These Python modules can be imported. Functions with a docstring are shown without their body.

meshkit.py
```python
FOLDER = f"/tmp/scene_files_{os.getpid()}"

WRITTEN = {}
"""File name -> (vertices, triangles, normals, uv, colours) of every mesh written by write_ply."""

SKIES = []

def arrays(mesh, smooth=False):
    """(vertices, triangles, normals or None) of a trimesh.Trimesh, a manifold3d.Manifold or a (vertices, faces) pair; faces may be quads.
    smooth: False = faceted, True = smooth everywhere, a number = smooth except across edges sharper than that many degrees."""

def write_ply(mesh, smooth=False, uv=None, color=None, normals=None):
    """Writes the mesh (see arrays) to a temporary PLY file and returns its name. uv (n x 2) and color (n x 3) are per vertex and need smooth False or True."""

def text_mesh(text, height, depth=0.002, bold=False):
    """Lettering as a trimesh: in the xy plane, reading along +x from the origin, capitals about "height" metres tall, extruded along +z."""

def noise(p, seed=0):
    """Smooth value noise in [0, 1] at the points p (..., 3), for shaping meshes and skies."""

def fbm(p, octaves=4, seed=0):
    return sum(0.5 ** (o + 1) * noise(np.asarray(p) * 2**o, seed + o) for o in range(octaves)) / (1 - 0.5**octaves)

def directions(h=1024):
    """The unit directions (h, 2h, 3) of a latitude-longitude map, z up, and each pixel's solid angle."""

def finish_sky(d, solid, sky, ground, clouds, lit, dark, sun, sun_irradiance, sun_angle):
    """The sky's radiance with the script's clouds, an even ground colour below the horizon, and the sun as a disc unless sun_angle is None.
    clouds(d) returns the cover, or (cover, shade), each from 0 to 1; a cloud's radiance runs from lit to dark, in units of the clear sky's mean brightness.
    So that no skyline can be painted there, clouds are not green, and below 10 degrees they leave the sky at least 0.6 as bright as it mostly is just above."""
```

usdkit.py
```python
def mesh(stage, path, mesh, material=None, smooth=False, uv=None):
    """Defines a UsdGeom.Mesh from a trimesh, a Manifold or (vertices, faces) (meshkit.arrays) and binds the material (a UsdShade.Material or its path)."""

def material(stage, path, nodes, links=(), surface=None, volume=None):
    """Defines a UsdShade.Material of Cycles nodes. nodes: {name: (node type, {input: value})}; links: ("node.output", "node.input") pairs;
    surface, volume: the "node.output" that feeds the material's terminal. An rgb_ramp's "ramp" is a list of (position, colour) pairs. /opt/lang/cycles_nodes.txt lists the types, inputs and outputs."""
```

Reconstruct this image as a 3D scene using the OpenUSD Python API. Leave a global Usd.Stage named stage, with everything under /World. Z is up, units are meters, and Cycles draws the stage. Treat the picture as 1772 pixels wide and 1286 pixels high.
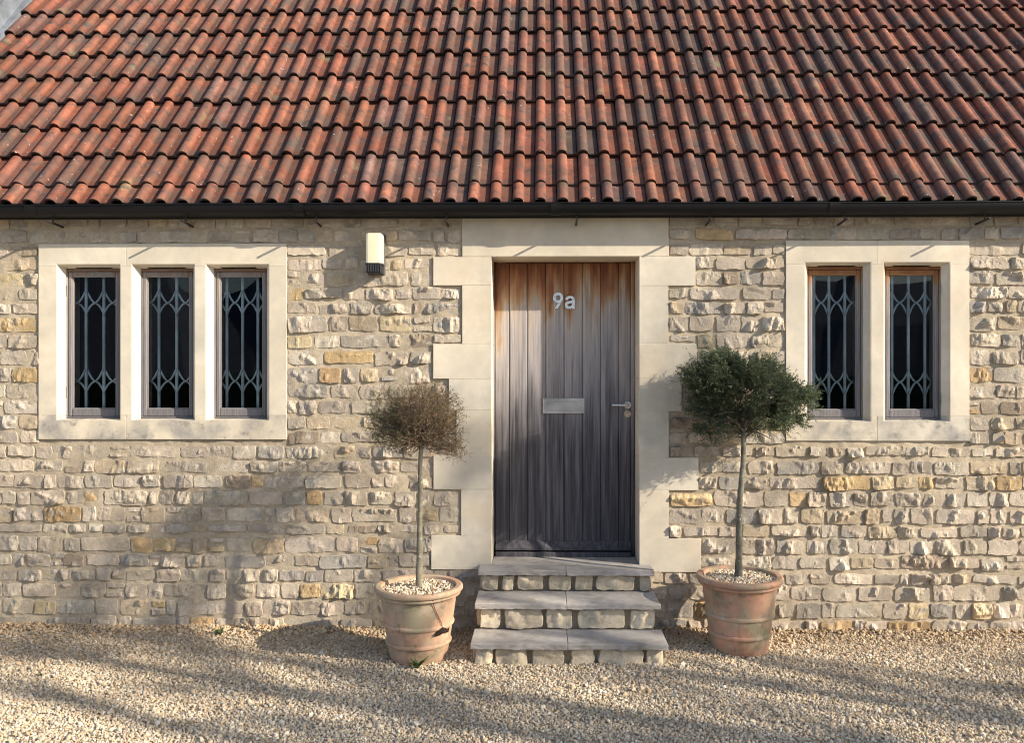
import math
import numpy as np
import trimesh
import manifold3d as m3
from manifold3d import Manifold, CrossSection
import usdkit, meshkit
from pxr import Usd, UsdGeom, UsdLux, UsdShade, Gf, Vt, Sdf

stage = Usd.Stage.CreateInMemory()
UsdGeom.SetStageUpAxis(stage, UsdGeom.Tokens.z)
UsdGeom.SetStageMetersPerUnit(stage, 1.0)
UsdGeom.Xform.Define(stage, '/World')
UsdGeom.Scope.Define(stage, '/World/Looks')

# ---------------------------------------------------------------- camera, sky, sun
D, H, F = 5.76, 1.772, 1440.0            # metres from the wall, eye height, focal length in photo pixels
W_PX, H_PX = 1772.0, 1286.0
YAW = math.radians(0.93)                 # turned a little to the left
OFFX, OFFY = 54.0 - F * math.tan(YAW), 4.0
EXPOSURE = 0.90
SUN = np.array([2.5, -1.0, 1.3]); SUN /= np.linalg.norm(SUN)
SUN_I, SKY_S = 1.2, 0.115

cam = UsdGeom.Camera.Define(stage, '/World/camera')
AP = 36.0
cam.CreateHorizontalApertureAttr(AP)
cam.CreateVerticalApertureAttr(AP * H_PX / W_PX)
cam.CreateFocalLengthAttr(F / W_PX * AP)
cam.CreateHorizontalApertureOffsetAttr(-OFFX / W_PX * AP)
cam.CreateVerticalApertureOffsetAttr(OFFY / W_PX * AP)
cam.CreateClippingRangeAttr(Gf.Vec2f(0.05, 2000))
cam.CreateExposureAttr(EXPOSURE)
cam.CreateFStopAttr(0.0)
xf = UsdGeom.Xformable(cam)
xf.AddTranslateOp().Set(Gf.Vec3d(0, -D, H))
xf.AddRotateXYZOp().Set(Gf.Vec3f(90, 0, math.degrees(YAW)))

usdkit.material(stage, '/World/Looks/sky_look', {
    'sky': ('sky_texture', {'sky_type': 'single_scattering', 'sun_disc': False, 'sun_elevation': math.asin(SUN[2]),
                            'sun_rotation': math.atan2(SUN[0], SUN[1]), 'altitude': 100.0, 'air_density': 1.0, 'aerosol_density': 1.25, 'ozone_density': 1.0}),
    'bg': ('background_shader', {'strength': SKY_S})}, [('sky.color', 'bg.color')], surface='bg.background')
dome = UsdLux.DomeLight.Define(stage, '/World/sky')
UsdShade.MaterialBindingAPI.Apply(dome.GetPrim()).Bind(UsdShade.Material.Get(stage, '/World/Looks/sky_look'))
sun = UsdLux.DistantLight.Define(stage, '/World/sun')
sun.CreateNormalizeAttr(True); sun.CreateIntensityAttr(SUN_I); sun.CreateAngleAttr(0.5)
sun.CreateColorAttr(Gf.Vec3f(1.0, 0.90, 0.75))
zax = SUN; xax = np.cross([0, 0, 1.0], zax); xax /= np.linalg.norm(xax); yax = np.cross(zax, xax)
UsdGeom.Xformable(sun).AddTransformOp().Set(Gf.Matrix4d(*[float(v) for r in ((*xax, 0), (*yax, 0), (*zax, 0), (0, 0, 0, 1)) for v in r]))

# ---------------------------------------------------------------- helpers
FWD = np.array([-math.sin(YAW), math.cos(YAW), 0]); RGT = np.array([math.cos(YAW), math.sin(YAW), 0])
CAM = np.array([0, -D, H])
def ray(u, v): return FWD + (u - W_PX / 2 - OFFX) / F * RGT + np.array([0, 0, 1.0]) * (H_PX / 2 + OFFY - v) / F
def wp(u, v, y=0.0):                      # measured on the photograph: the point on the plane y
    r = ray(u, v); return CAM + r * (y + D) / r[1]
def X(u, y=0.0, v=647): return wp(u, v, y)[0]
def Z(v, u=940, y=0.0): return wp(u, v, y)[2]
def gp(u, v, z=0.0):
    r = ray(u, v); return CAM + r * (z - H) / r[2]

used = {}
def path_for(parent, name):
    base = (str(parent.GetPath()) if parent is not None else '/World') + '/' + name
    k = used.get(base, -1) + 1; used[base] = k
    return base if k == 0 else f'{base}_{k:03d}'
def tag(p, label=None, cat=None, group=None, kind=None):
    p = p.GetPrim() if hasattr(p, 'GetPrim') else p
    for k, v in (('label', label), ('category', cat), ('group', group), ('kind', kind)):
        if v: p.SetCustomDataByKey(k, v)
    return p
def thing(name, label, cat, group=None, loc=None):
    x = UsdGeom.Xform.Define(stage, path_for(None, name))
    if loc is not None: x.AddTranslateOp().Set(Gf.Vec3d(*map(float, loc)))
    return tag(x, label, cat, group)
def look(name): return UsdShade.Material.Get(stage, '/World/Looks/' + name)
def emit(name, pieces, mat, parent=None, kind=None, label=None, offset=None):
    """pieces: list of (verts, faces, normals or None, tint) -> one Mesh prim with a primvar tint."""
    vs, fs, ns, ts, n = [], [], [], [], 0
    for v, f, nn, t in pieces:
        vs.append(v); fs.append(np.asarray(f) + n); n += len(v)
        ns.append(nn); ts.append(np.broadcast_to(np.asarray(t, float), (len(v), 3)))
    v = np.vstack(vs); f = np.vstack(fs); t = np.vstack(ts)
    if offset is not None: v = v - np.asarray(offset)
    m = UsdGeom.Mesh.Define(stage, path_for(parent, name))
    m.CreatePointsAttr(Vt.Vec3fArray.FromNumpy(v.astype(np.float32)))
    m.CreateFaceVertexCountsAttr(Vt.IntArray.FromNumpy(np.full(len(f), 3, np.int32)))
    m.CreateFaceVertexIndicesAttr(Vt.IntArray.FromNumpy(f.astype(np.int32).ravel()))
    m.CreateSubdivisionSchemeAttr('none')
    if all(x is not None for x in ns):
        m.CreateNormalsAttr(Vt.Vec3fArray.FromNumpy(np.vstack(ns).astype(np.float32))); m.SetNormalsInterpolation('vertex')
    UsdGeom.PrimvarsAPI(m).CreatePrimvar('tint', Sdf.ValueTypeNames.Color3fArray, 'vertex').Set(Vt.Vec3fArray.FromNumpy(t.astype(np.float32)))
    UsdShade.MaterialBindingAPI.Apply(m.GetPrim()).Bind(look(mat))
    p = m.GetPrim()
    if kind: tag(p, kind=kind)
    if label: tag(p, label=label)
    return p
def piece(mesh, smooth=False, tint=(0.5, 0.5, 0.5)):
    v, f, n = meshkit.arrays(mesh, smooth)
    return (v, f, n, tint)
def joined(meshes): return trimesh.util.concatenate(meshes)
def man(m):                                # Manifold -> trimesh
    t = m.to_mesh(); return trimesh.Trimesh(np.array(t.vert_properties[:, :3]), np.array(t.tri_verts), process=False)
def hullm(points): return Manifold.hull_points(np.asarray(points, float))
def mbox(x0, x1, y0, y1, z0, z1): return Manifold.cube((x1 - x0, y1 - y0, z1 - z0)).translate((x0, y0, z0))
def cbox(x0, x1, y0, y1, z0, z1, b=0.003):  # chamfered box
    pts = []
    for a in (0, 1, 2):
        lo = np.array([x0, y0, z0]) + b; hi = np.array([x1, y1, z1]) - b
        lo[a] -= b; hi[a] += b
        for i in range(8): pts.append([(lo, hi)[i >> k & 1][k] for k in range(3)])
    return man(hullm(pts))
def tube(pts, radii, sides=6, caps=True):
    pts = np.asarray(pts, float); radii = np.broadcast_to(radii, len(pts))
    t = np.gradient(pts, axis=0); t /= np.maximum(np.linalg.norm(t, axis=1, keepdims=True), 1e-9)
    ref = np.array([0, 0, 1.0]) if abs(t[0, 2]) < 0.9 else np.array([1.0, 0, 0])
    vs = []
    for p, d, r in zip(pts, t, radii):
        a = np.cross(d, ref); a /= max(np.linalg.norm(a), 1e-9); b = np.cross(d, a)
        ref = np.cross(a, d) if np.linalg.norm(a) > 0 else ref
        ph = np.arange(sides) * 2 * np.pi / sides
        vs.append(p + r * (np.cos(ph)[:, None] * a + np.sin(ph)[:, None] * b))
    v = np.vstack(vs); f = []
    for i in range(len(pts) - 1):
        for k in range(sides):
            a, b = i * sides + k, i * sides + (k + 1) % sides
            f += [[a, b, b + sides], [a, b + sides, a + sides]]
    if caps:
        n = len(v); v = np.vstack([v, pts[0], pts[-1]]); e = (len(pts) - 1) * sides
        for k in range(sides):
            f += [[n, (k + 1) % sides, k], [n + 1, e + k, e + (k + 1) % sides]]
    f = np.array(f)[:, ::-1]
    return trimesh.Trimesh(v, f, process=False)
def lathe(profile, sides=48):
    prof = np.asarray(profile, float); ph = np.arange(sides) * 2 * np.pi / sides
    v = np.stack([prof[:, None, 0] * np.cos(ph), prof[:, None, 0] * np.sin(ph), np.repeat(prof[:, 1:], sides, 1)], -1).reshape(-1, 3)
    f = []
    for i in range(len(prof) - 1):
        for k in range(sides):
            a, b = i * sides + k, i * sides + (k + 1) % sides
            f += [[a, b, b + sides], [a, b + sides, a + sides]]
    return trimesh.Trimesh(v, np.array(f), process=False)

# ---------------------------------------------------------------- materials
def mat(name, nodes, links, surface='p.BSDF'): return usdkit.material(stage, '/World/Looks/' + name, nodes, links, surface=surface)
def tinted(name, scale=18.0, amt=0.35, rough=0.9, bump=0.6, bdist=0.004, bscale=70.0, spots=None, spec=0.3, blotch=4.0, blotch_amt=0.3):
    """base = the mesh's tint, broken up by two noises, with fine relief."""
    n = {'pos': ('geometry', {}), 'tint': ('attribute', {'attribute': 'tint'}),
         'n1': ('noise_texture', {'scale': scale, 'detail': 5.0, 'roughness': 0.65}),
         'n2': ('noise_texture', {'scale': blotch, 'detail': 3.0, 'roughness': 0.5}),
         'r1': ('map_range', {'from_min': 0.25, 'from_max': 0.75, 'to_min': 1 - amt, 'to_max': 1 + amt}),
         'r2': ('map_range', {'from_min': 0.3, 'from_max': 0.7, 'to_min': 1 - blotch_amt, 'to_max': 1 + blotch_amt}),
         'mm': ('math', {'math_type': 'multiply'}),
         'mul': ('vector_math', {'math_type': 'scale'}),
         'n3': ('noise_texture', {'scale': bscale, 'detail': 6.0, 'roughness': 0.7}),
         'b': ('bump', {'strength': bump, 'distance': bdist}),
         'p': ('principled_bsdf', {'roughness': rough, 'specular_ior_level': spec})}
    l = [('pos.position', 'n1.vector'), ('pos.position', 'n2.vector'), ('pos.position', 'n3.vector'), ('n1.fac', 'r1.value'), ('n2.fac', 'r2.value'),
         ('r1.result', 'mm.value1'), ('r2.result', 'mm.value2'), ('tint.color', 'mul.vector1'), ('mm.value', 'mul.scale'),
         ('n3.fac', 'b.height'), ('b.normal', 'p.normal')]
    out = 'mul.vector'
    for k, (col, sc, lo, hi) in enumerate(spots or []):
        n[f's{k}'] = ('noise_texture', {'scale': sc, 'detail': 4.0, 'roughness': 0.6})
        n[f'sr{k}'] = ('map_range', {'from_min': lo, 'from_max': hi, 'to_min': 0.0, 'to_max': 1.0, 'clamp': True})
        n[f'so{k}'] = ('vector_math', {'math_type': 'add', 'vector2': (7.3 * (k + 1), 3.1, 5.7)})
        n[f'sm{k}'] = ('mix_color', {'b': col})
        l += [('pos.position', f'so{k}.vector1'), (f'so{k}.vector', f's{k}.vector'), (f's{k}.fac', f'sr{k}.value'), (f'sr{k}.result', f'sm{k}.fac'), (out, f'sm{k}.a')]
        out = f'sm{k}.result'
    l.append((out, 'p.base_color'))
    return mat(name, n, l)
tinted('rubble', 26, 0.22, 0.92, 0.9, 0.006, 60, spots=[((0.30, 0.29, 0.27), 9.0, 0.60, 0.74), ((0.52, 0.48, 0.40), 13.0, 0.62, 0.72)])
tinted('mortar', 40, 0.18, 0.95, 0.9, 0.005, 120, blotch=1.3, blotch_amt=0.18)
tinted('ashlar', 14, 0.08, 0.85, 0.45, 0.002, 180, blotch=2.0, blotch_amt=0.13, spots=[((0.40, 0.375, 0.33), 3.2, 0.52, 0.90), ((0.58, 0.47, 0.33), 2.1, 0.55, 0.85), ((0.12, 0.10, 0.09), 70.0, 0.775, 0.80)])
tinted('sill_stone', 12, 0.10, 0.88, 0.4, 0.002, 160, blotch=2.2, blotch_amt=0.15, spots=[((0.27, 0.255, 0.24), 4.5, 0.42, 0.70), ((0.16, 0.15, 0.14), 11.0, 0.56, 0.75)])
tinted('clay_tile', 22, 0.25, 0.82, 0.5, 0.002, 150, blotch=5.0, blotch_amt=0.25,
       spots=[((0.080, 0.060, 0.050), 5.5, 0.46, 0.72), ((0.20, 0.19, 0.10), 6.0, 0.70, 0.82), ((0.42, 0.40, 0.36), 36.0, 0.68, 0.72), ((0.05, 0.044, 0.04), 13.0, 0.56, 0.72), ((0.16, 0.15, 0.085), 4.0, 0.62, 0.78)])
tinted('slate_tread', 24, 0.18, 0.75, 0.5, 0.003, 120, blotch=3.0, blotch_amt=0.2, spots=[((0.22, 0.20, 0.175), 6.0, 0.52, 0.75), ((0.44, 0.41, 0.36), 4.0, 0.56, 0.78)])
tinted('gravel_look', 60, 0.15, 0.9, 0.3, 0.001, 400, blotch=1.2, blotch_amt=0.14)
tinted('terracotta', 16, 0.16, 0.85, 0.4, 0.0015, 130, blotch=5.0, blotch_amt=0.16,
       spots=[((0.33, 0.28, 0.19), 5.0, 0.44, 0.62), ((0.14, 0.135, 0.08), 4.2, 0.54, 0.74), ((0.45, 0.35, 0.26), 9.0, 0.54, 0.72), ((0.16, 0.12, 0.09), 22.0, 0.60, 0.75)])
tinted('bark', 45, 0.35, 0.95, 0.9, 0.006, 70, blotch=14.0, blotch_amt=0.3, spots=[((0.34, 0.36, 0.27), 38.0, 0.60, 0.68)])
tinted('painted_metal', 30, 0.10, 0.45, 0.2, 0.0008, 90, spec=0.5)
tinted('black_plastic', 20, 0.15, 0.45, 0.15, 0.0008, 60, spec=0.22, blotch=3, blotch_amt=0.3)
tinted('lead', 16, 0.15, 0.6, 0.4, 0.002, 60)
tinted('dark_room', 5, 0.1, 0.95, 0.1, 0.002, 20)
def leafy(name, rough=0.6, trans=0.3):
    mat(name, {'tint': ('attribute', {'attribute': 'tint'}), 'p': ('principled_bsdf', {'roughness': rough, 'specular_ior_level': 0.25}),
               't': ('translucent_bsdf', {}), 'm': ('mix_closure', {'fac': trans})},
        [('tint.color', 'p.base_color'), ('tint.color', 't.color'), ('p.BSDF', 'm.closure1'), ('t.BSDF', 'm.closure2')], surface='m.closure')
leafy('foliage'); leafy('dry_leaf', 0.8, 0.2)
def metal(name, col, rough, scale=(1, 1, 1)):
    mat(name, {'pos': ('geometry', {}), 'mp': ('mapping', {'scale': scale}), 'n': ('noise_texture', {'scale': 40.0, 'detail': 4.0}),
               'r': ('map_range', {'from_min': 0.3, 'from_max': 0.7, 'to_min': rough * 0.7, 'to_max': rough * 1.35}),
               'p': ('principled_bsdf', {'metallic': 1.0, 'base_color': col})},
        [('pos.position', 'mp.vector'), ('mp.vector', 'n.vector'), ('n.fac', 'r.value'), ('r.result', 'p.roughness')])
metal('brushed_steel', (0.68, 0.655, 0.64), 0.33, (0.05, 0.05, 0.08))
metal('polished_alloy', (0.90, 0.86, 0.80), 0.36)
metal('bronze_lock', (0.55, 0.46, 0.38), 0.35)
mat('pane_glass', {'f': ('fresnel', {'IOR': 1.5}), 't': ('transparent_bsdf', {'color': (0.78, 0.82, 0.82)}), 'g': ('glossy_bsdf', {'roughness': 0.01, 'color': (1, 1, 1)}),
                   'm': ('mix_closure', {})}, [('f.fac', 'm.fac'), ('t.BSDF', 'm.closure1'), ('g.BSDF', 'm.closure2')], surface='m.closure')
mat('opal_shade', {'p': ('principled_bsdf', {'base_color': (0.74, 0.65, 0.46), 'roughness': 0.22, 'subsurface_weight': 0.35, 'subsurface_scale': 0.02, 'subsurface_radius': (1, 0.8, 0.5)})}, [])
def wood(name, z0, z1, stops, wob=0.22, grain=(95, 95, 2.2), stain=0.0):
    mat(name, {'pos': ('geometry', {}), 'tint': ('attribute', {'attribute': 'tint'}), 'sep': ('separate_xyz', {}),
               'g': ('mapping', {'scale': grain}), 'g2': ('mapping', {'scale': (9, 9, 1.6)}),
               'off': ('vector_math', {'math_type': 'add'}), 'ts': ('vector_math', {'math_type': 'scale', 'scale': 37.0}),
               'n': ('noise_texture', {'scale': 1.0, 'detail': 6.0, 'roughness': 0.65}), 'n2': ('noise_texture', {'scale': 1.0, 'detail': 3.0, 'roughness': 0.6}),
               'h': ('map_range', {'from_min': z0, 'from_max': z1, 'to_min': 0.0, 'to_max': 1.0}),
               'a': ('map_range', {'from_min': 0.25, 'from_max': 0.75, 'to_min': -wob, 'to_max': wob}), 'b': ('math', {'math_type': 'add'}),
               'ramp': ('rgb_ramp', {'ramp': stops}),
               'v': ('map_range', {'from_min': 0.25, 'from_max': 0.75, 'to_min': 0.62, 'to_max': 1.38}), 'mul': ('vector_math', {'math_type': 'scale'}),
               'g3': ('mapping', {'scale': (46, 46, 1.5)}), 'n3': ('noise_texture', {'scale': 1.0, 'detail': 4.0, 'roughness': 0.6}), 'lo': ('map_range', {'from_min': z0 + 0.35 * (z1 - z0), 'from_max': z0 + 0.78 * (z1 - z0), 'to_min': 0.15, 'to_max': -0.20, 'clamp': True}),
               'sa': ('math', {'math_type': 'add'}), 'ss': ('map_range', {'from_min': 0.50, 'from_max': 0.74, 'to_min': 0.0, 'to_max': stain, 'clamp': True}), 'dk': ('mix_color', {'b': (0.042, 0.040, 0.048)}),
               'bp': ('bump', {'strength': 0.7, 'distance': 0.002}), 'p': ('principled_bsdf', {'roughness': 0.8, 'specular_ior_level': 0.25})},
        [('pos.position', 'off.vector1'), ('tint.color', 'ts.vector1'), ('ts.vector', 'off.vector2'), ('off.vector', 'g.vector'), ('off.vector', 'g2.vector'), ('g.vector', 'n.vector'), ('g2.vector', 'n2.vector'),
         ('pos.position', 'sep.vector'), ('sep.z', 'h.value'), ('n2.fac', 'a.value'), ('h.result', 'b.value1'), ('a.result', 'b.value2'), ('b.value', 'ramp.fac'),
         ('off.vector', 'g3.vector'), ('g3.vector', 'n3.vector'), ('sep.z', 'lo.value'), ('n3.fac', 'sa.value1'), ('lo.result', 'sa.value2'), ('sa.value', 'ss.value'), ('ss.result', 'dk.fac'), ('ramp.color', 'dk.a'), ('n.fac', 'v.value'), ('dk.result', 'mul.vector1'), ('v.result', 'mul.scale'), ('mul.vector', 'p.base_color'), ('n.fac', 'bp.height'), ('bp.normal', 'p.normal')])
wood('door_oak', 0.48, 2.60, [(0.0, (0.095, 0.090, 0.098)), (0.30, (0.14, 0.13, 0.14)), (0.50, (0.22, 0.205, 0.21)), (0.68, (0.34, 0.31, 0.305)), (0.80, (0.40, 0.345, 0.30)),
                              (0.86, (0.38, 0.245, 0.145)), (0.92, (0.30, 0.14, 0.072)), (1.0, (0.18, 0.070, 0.038))], 0.15, (70, 70, 1.8), 0.82)
wood('sash_oak', 1.40, 2.53, [(0.0, (0.17, 0.16, 0.165)), (0.55, (0.20, 0.185, 0.185)), (0.87, (0.27, 0.225, 0.19)), (0.925, (0.32, 0.16, 0.07)), (1.0, (0.22, 0.085, 0.035))], 0.05, (120, 120, 5))

wood('sash_oak_grey', 1.40, 2.58, [(0.0, (0.16, 0.15, 0.155)), (0.55, (0.19, 0.178, 0.18)), (0.90, (0.23, 0.205, 0.19)), (0.935, (0.21, 0.13, 0.085)), (1.0, (0.18, 0.08, 0.04))], 0.03, (120, 120, 5))
# ---------------------------------------------------------------- the measured layout of the wall
DEEP = 0.26                                # how far the door stands back
# window surrounds and door blocks, (u0, u1, v0, v1) on the photograph
def rect(u0, u1, v0, v1): return (X(u0), X(u1), Z(v1, (u0 + u1) / 2), Z(v0, (u0 + u1) / 2))   # x0 x1 z0 z1
WIN_L = rect(68.5, 496.5, 422, 760.5); WIN_R = rect(1359, 1676, 416.5, 763)
LIGHTS = [rect(101, 208.5, 458.5, 727), rect(231, 337, 458.5, 727), rect(359, 465, 458.5, 727), rect(1393.5, 1504.5, 455, 729), rect(1529, 1640.7, 455, 729)]
LQ = [(750, 446, 494), (800, 494, 595), (750, 595, 655.6), (777, 655.6, 710), (790, 710, 788.6), (750.5, 788.6, 847), (798, 847, 927), (746.5, 927, 986)]
RQ = [(1203, 443, 495), (1156, 495, 594.6), (1205, 594.6, 654), (1179, 654, 712), (1157, 712, 791.5), (1208, 791.5, 848), (1157, 848, 931), (1212.5, 931, 989)]
DX0, DX1 = X(850.5), X(1106)
HEADZ = Z(444.5)
blocks = [(X(u), DX0, Z(v1), Z(v0)) for u, v0, v1 in LQ] + [(DX1, X(u), Z(v1), Z(v0)) for u, v0, v1 in RQ]
blocks[0] = (*blocks[0][:3], HEADZ); blocks[8] = (*blocks[8][:3], HEADZ)
LINTEL = (X(800), X(1156.5), HEADZ, 2.905)
STEPX = (X(824), X(1140))
obstacles = [WIN_L, WIN_R, LINTEL] + blocks + [(DX0, DX1, 0.0, HEADZ)]
WX0, WX1, WTOP = -4.62, 4.70, 2.97

rng = np.random.default_rng(7)
cottage = thing('cottage', 'honey limestone cottage with red clay roof, oak plank door and five mullioned window lights', 'house')

# ---------------------------------------------------------------- wall: mortar sheet with stones set in it
def grid_sheet(x0, x1, z0, z1, step, fn, keep):
    nx, nz = int(round((x1 - x0) / step)) + 1, int(round((z1 - z0) / step)) + 1
    xs, zs = np.linspace(x0, x1, nx), np.linspace(z0, z1, nz)
    gx, gz = np.meshgrid(xs, zs)
    v = np.stack([gx, fn(gx, gz), gz], -1).reshape(-1, 3)
    i = np.arange((nz - 1) * nx).reshape(nz - 1, nx)[:, :-1].ravel()
    cx, cz = v[i, 0] + (xs[1] - xs[0]) / 2, v[i, 2] + (zs[1] - zs[0]) / 2
    i = i[keep(cx, cz)]
    f = np.vstack([np.stack([i, i + 1, i + nx + 1], 1), np.stack([i, i + nx + 1, i + nx], 1)])
    return v, f
def mortar_y(x, z):
    p = np.stack([x, z, 0 * x], -1)
    return 0.001 - 0.018 * (meshkit.fbm(p * 7, 3, 3) - 0.5) - 0.010 * (meshkit.fbm(p * 30, 3, 5) - 0.5)
inner = [(r[0] + 0.02, r[1] - 0.02, r[2] + 0.02, r[3] - 0.02) for r in (WIN_L, WIN_R)] + [(DX0 - 0.03, DX1 + 0.03, 0.3, HEADZ + 0.03)]
def keep(cx, cz):
    ok = np.ones(len(cx), bool)
    for a, b, c, d in inner: ok &= ~((cx > a) & (cx < b) & (cz > c) & (cz < d))
    return ok
v, f = grid_sheet(WX0 - 0.25, WX1, -0.1, WTOP, 0.016, mortar_y, keep)
tm = trimesh.Trimesh(v, f, process=False)
nn = meshkit.arrays(tm, True)[2]
shade = meshkit.fbm(np.stack([v[:, 0], v[:, 2], 0 * v[:, 0]], -1) * 1.3, 3, 9)[:, None]
mt = np.array([0.42, 0.35, 0.255]) * (0.9 + 0.25 * shade)
wall = emit('wall', [(v, f, nn, mt)], 'mortar', cottage)

def plane_rock(w, h, p, rng, cell=0.011, depth=0.02, round_=5.0, base=0.007):
    """A rough split stone face in (x, out, z): its border lies behind the mortar, its face stands out by about p."""
    nu, nv = max(5, int(w / cell)), max(4, int(h / cell))
    e = 0.006
    us = np.concatenate([[-w / 2, -w / 2 + e * .5], np.linspace(-w / 2 + e * 1.6, w / 2 - e * 1.6, nu), [w / 2 - e * .5, w / 2]])
    zs = np.concatenate([[-h / 2, -h / 2 + e * .5], np.linspace(-h / 2 + e * 1.6, h / 2 - e * 1.6, nv), [h / 2 - e * .5, h / 2]])
    gu, gz = np.meshgrid(us, zs)
    su, sz = gu / (w / 2), gz / (h / 2)
    hgt = np.ones_like(gu)
    for k in range(rng.integers(4, 9)):
        a = rng.choice([0, np.pi, rng.uniform(0, 2 * np.pi)]) + rng.normal(0, 0.4); ce = rng.uniform(-0.7, 0.75)
        dirv = (np.cos(a) * su * min(max(w / h, 1), 2.2) * 0.7 + np.sin(a) * sz)
        hgt = np.minimum(hgt, 1 - rng.uniform(0.3, 1.9) * np.maximum(dirv - ce, 0))
    seed = int(rng.integers(1 << 20))
    q = np.stack([gu * 30, gz * 30, np.full_like(gu, seed % 997)], -1)
    chip = np.stack([gu * 42 + gz * rng.uniform(-15, 15), gz * 13, np.full_like(gu, seed % 613)], -1)
    hgt = hgt + 1.2 * (meshkit.fbm(q, 3, seed % 91) - 0.5) + rng.uniform(0.4, 1.7) * (meshkit.fbm(chip, 2, seed % 57) - 0.5)
    edge = (np.clip(1 - np.abs(su) ** 22, 0, 1) * np.clip(1 - np.abs(sz) ** 18, 0, 1)) ** 0.5
    out = base + p * np.clip(hgt, 0.05, 1.7) * (0.3 + 0.7 * edge)
    out[[0, -1], :] = -depth; out[:, [0, -1]] = -depth
    # uneven outline with blunt corners
    wob = lambda t, s: 1.3 * (meshkit.fbm(np.stack([t * 25, np.full_like(t, s), 0 * t], -1), 2, seed % 77) - 0.5)
    c = 1 - 0.10 * (np.abs(su) ** round_) * (np.abs(sz) ** round_)
    x = gu * c + 0.014 * wob(gz, 1 + seed % 13) * np.abs(su) ** 2
    z = gz * c + 0.012 * wob(gu, 5 + seed % 13) * np.abs(sz) ** 2
    vv = np.stack([x, -out, z], -1).reshape(-1, 3)
    n = len(us); i = (np.arange(len(zs) - 1)[:, None] * n + np.arange(n - 1)).ravel()
    ff = np.vstack([np.stack([i, i + 1, i + n + 1], 1), np.stack([i, i + n + 1, i + n], 1)])
    return vv, ff

def normals_of(v, f):
    n = np.zeros_like(v); c = np.cross(v[f[:, 1]] - v[f[:, 0]], v[f[:, 2]] - v[f[:, 0]])
    for k in range(3): np.add.at(n, f[:, k], c)
    return n / np.maximum(np.linalg.norm(n, axis=1, keepdims=True), 1e-12)

# courses
rows, z = [], -0.03
while z < 2.93:
    h = rng.uniform(0.092, 0.124); rows.append((z, z + h)); z += h
cells = []
for z0, z1 in rows:
    ob = [o for o in obstacles if o[2] < z1 - 0.004 and o[3] > z0 + 0.004]
    cuts = sorted({WX0, 4.62, *[c for o in ob for c in o[:2] if WX0 < c < 4.62]})
    runs = []
    for a, b in zip(cuts, cuts[1:]):
        m = (a + b) / 2
        lo, hi = z0, z1
        for o in ob:
            if o[0] < m < o[1]:
                top, bot = z1 - min(o[3], z1), max(o[2], z0) - z0
                if top >= bot: lo = max(lo, o[3])
                else: hi = min(hi, o[2])
        if hi - lo < 0.042: continue
        if runs and abs(runs[-1][1] - a) < 1e-6 and abs(runs[-1][2] - lo) < 0.02 and abs(runs[-1][3] - hi) < 0.02:
            runs[-1] = (runs[-1][0], b, max(lo, runs[-1][2]), min(hi, runs[-1][3]))
        else: runs.append((a, b, lo, hi))
    for a, b, lo, hi in runs:
        x = a
        while b - x > 0.05:
            w = float(np.clip(rng.lognormal(math.log(0.175), 0.42), 0.075, 0.36))
            if b - x - w < 0.08: w = b - x
            if w > 0.42: w /= 2
            if hi - lo > 0.10 and w < 0.14 and rng.random() < 0.16:
                mid = lo + (hi - lo) * rng.uniform(0.42, 0.58)
                cells += [(x, x + w, lo, mid), (x, x + w, mid, hi)]
            else: cells.append((x, x + w, lo, hi))
            x += w
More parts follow.
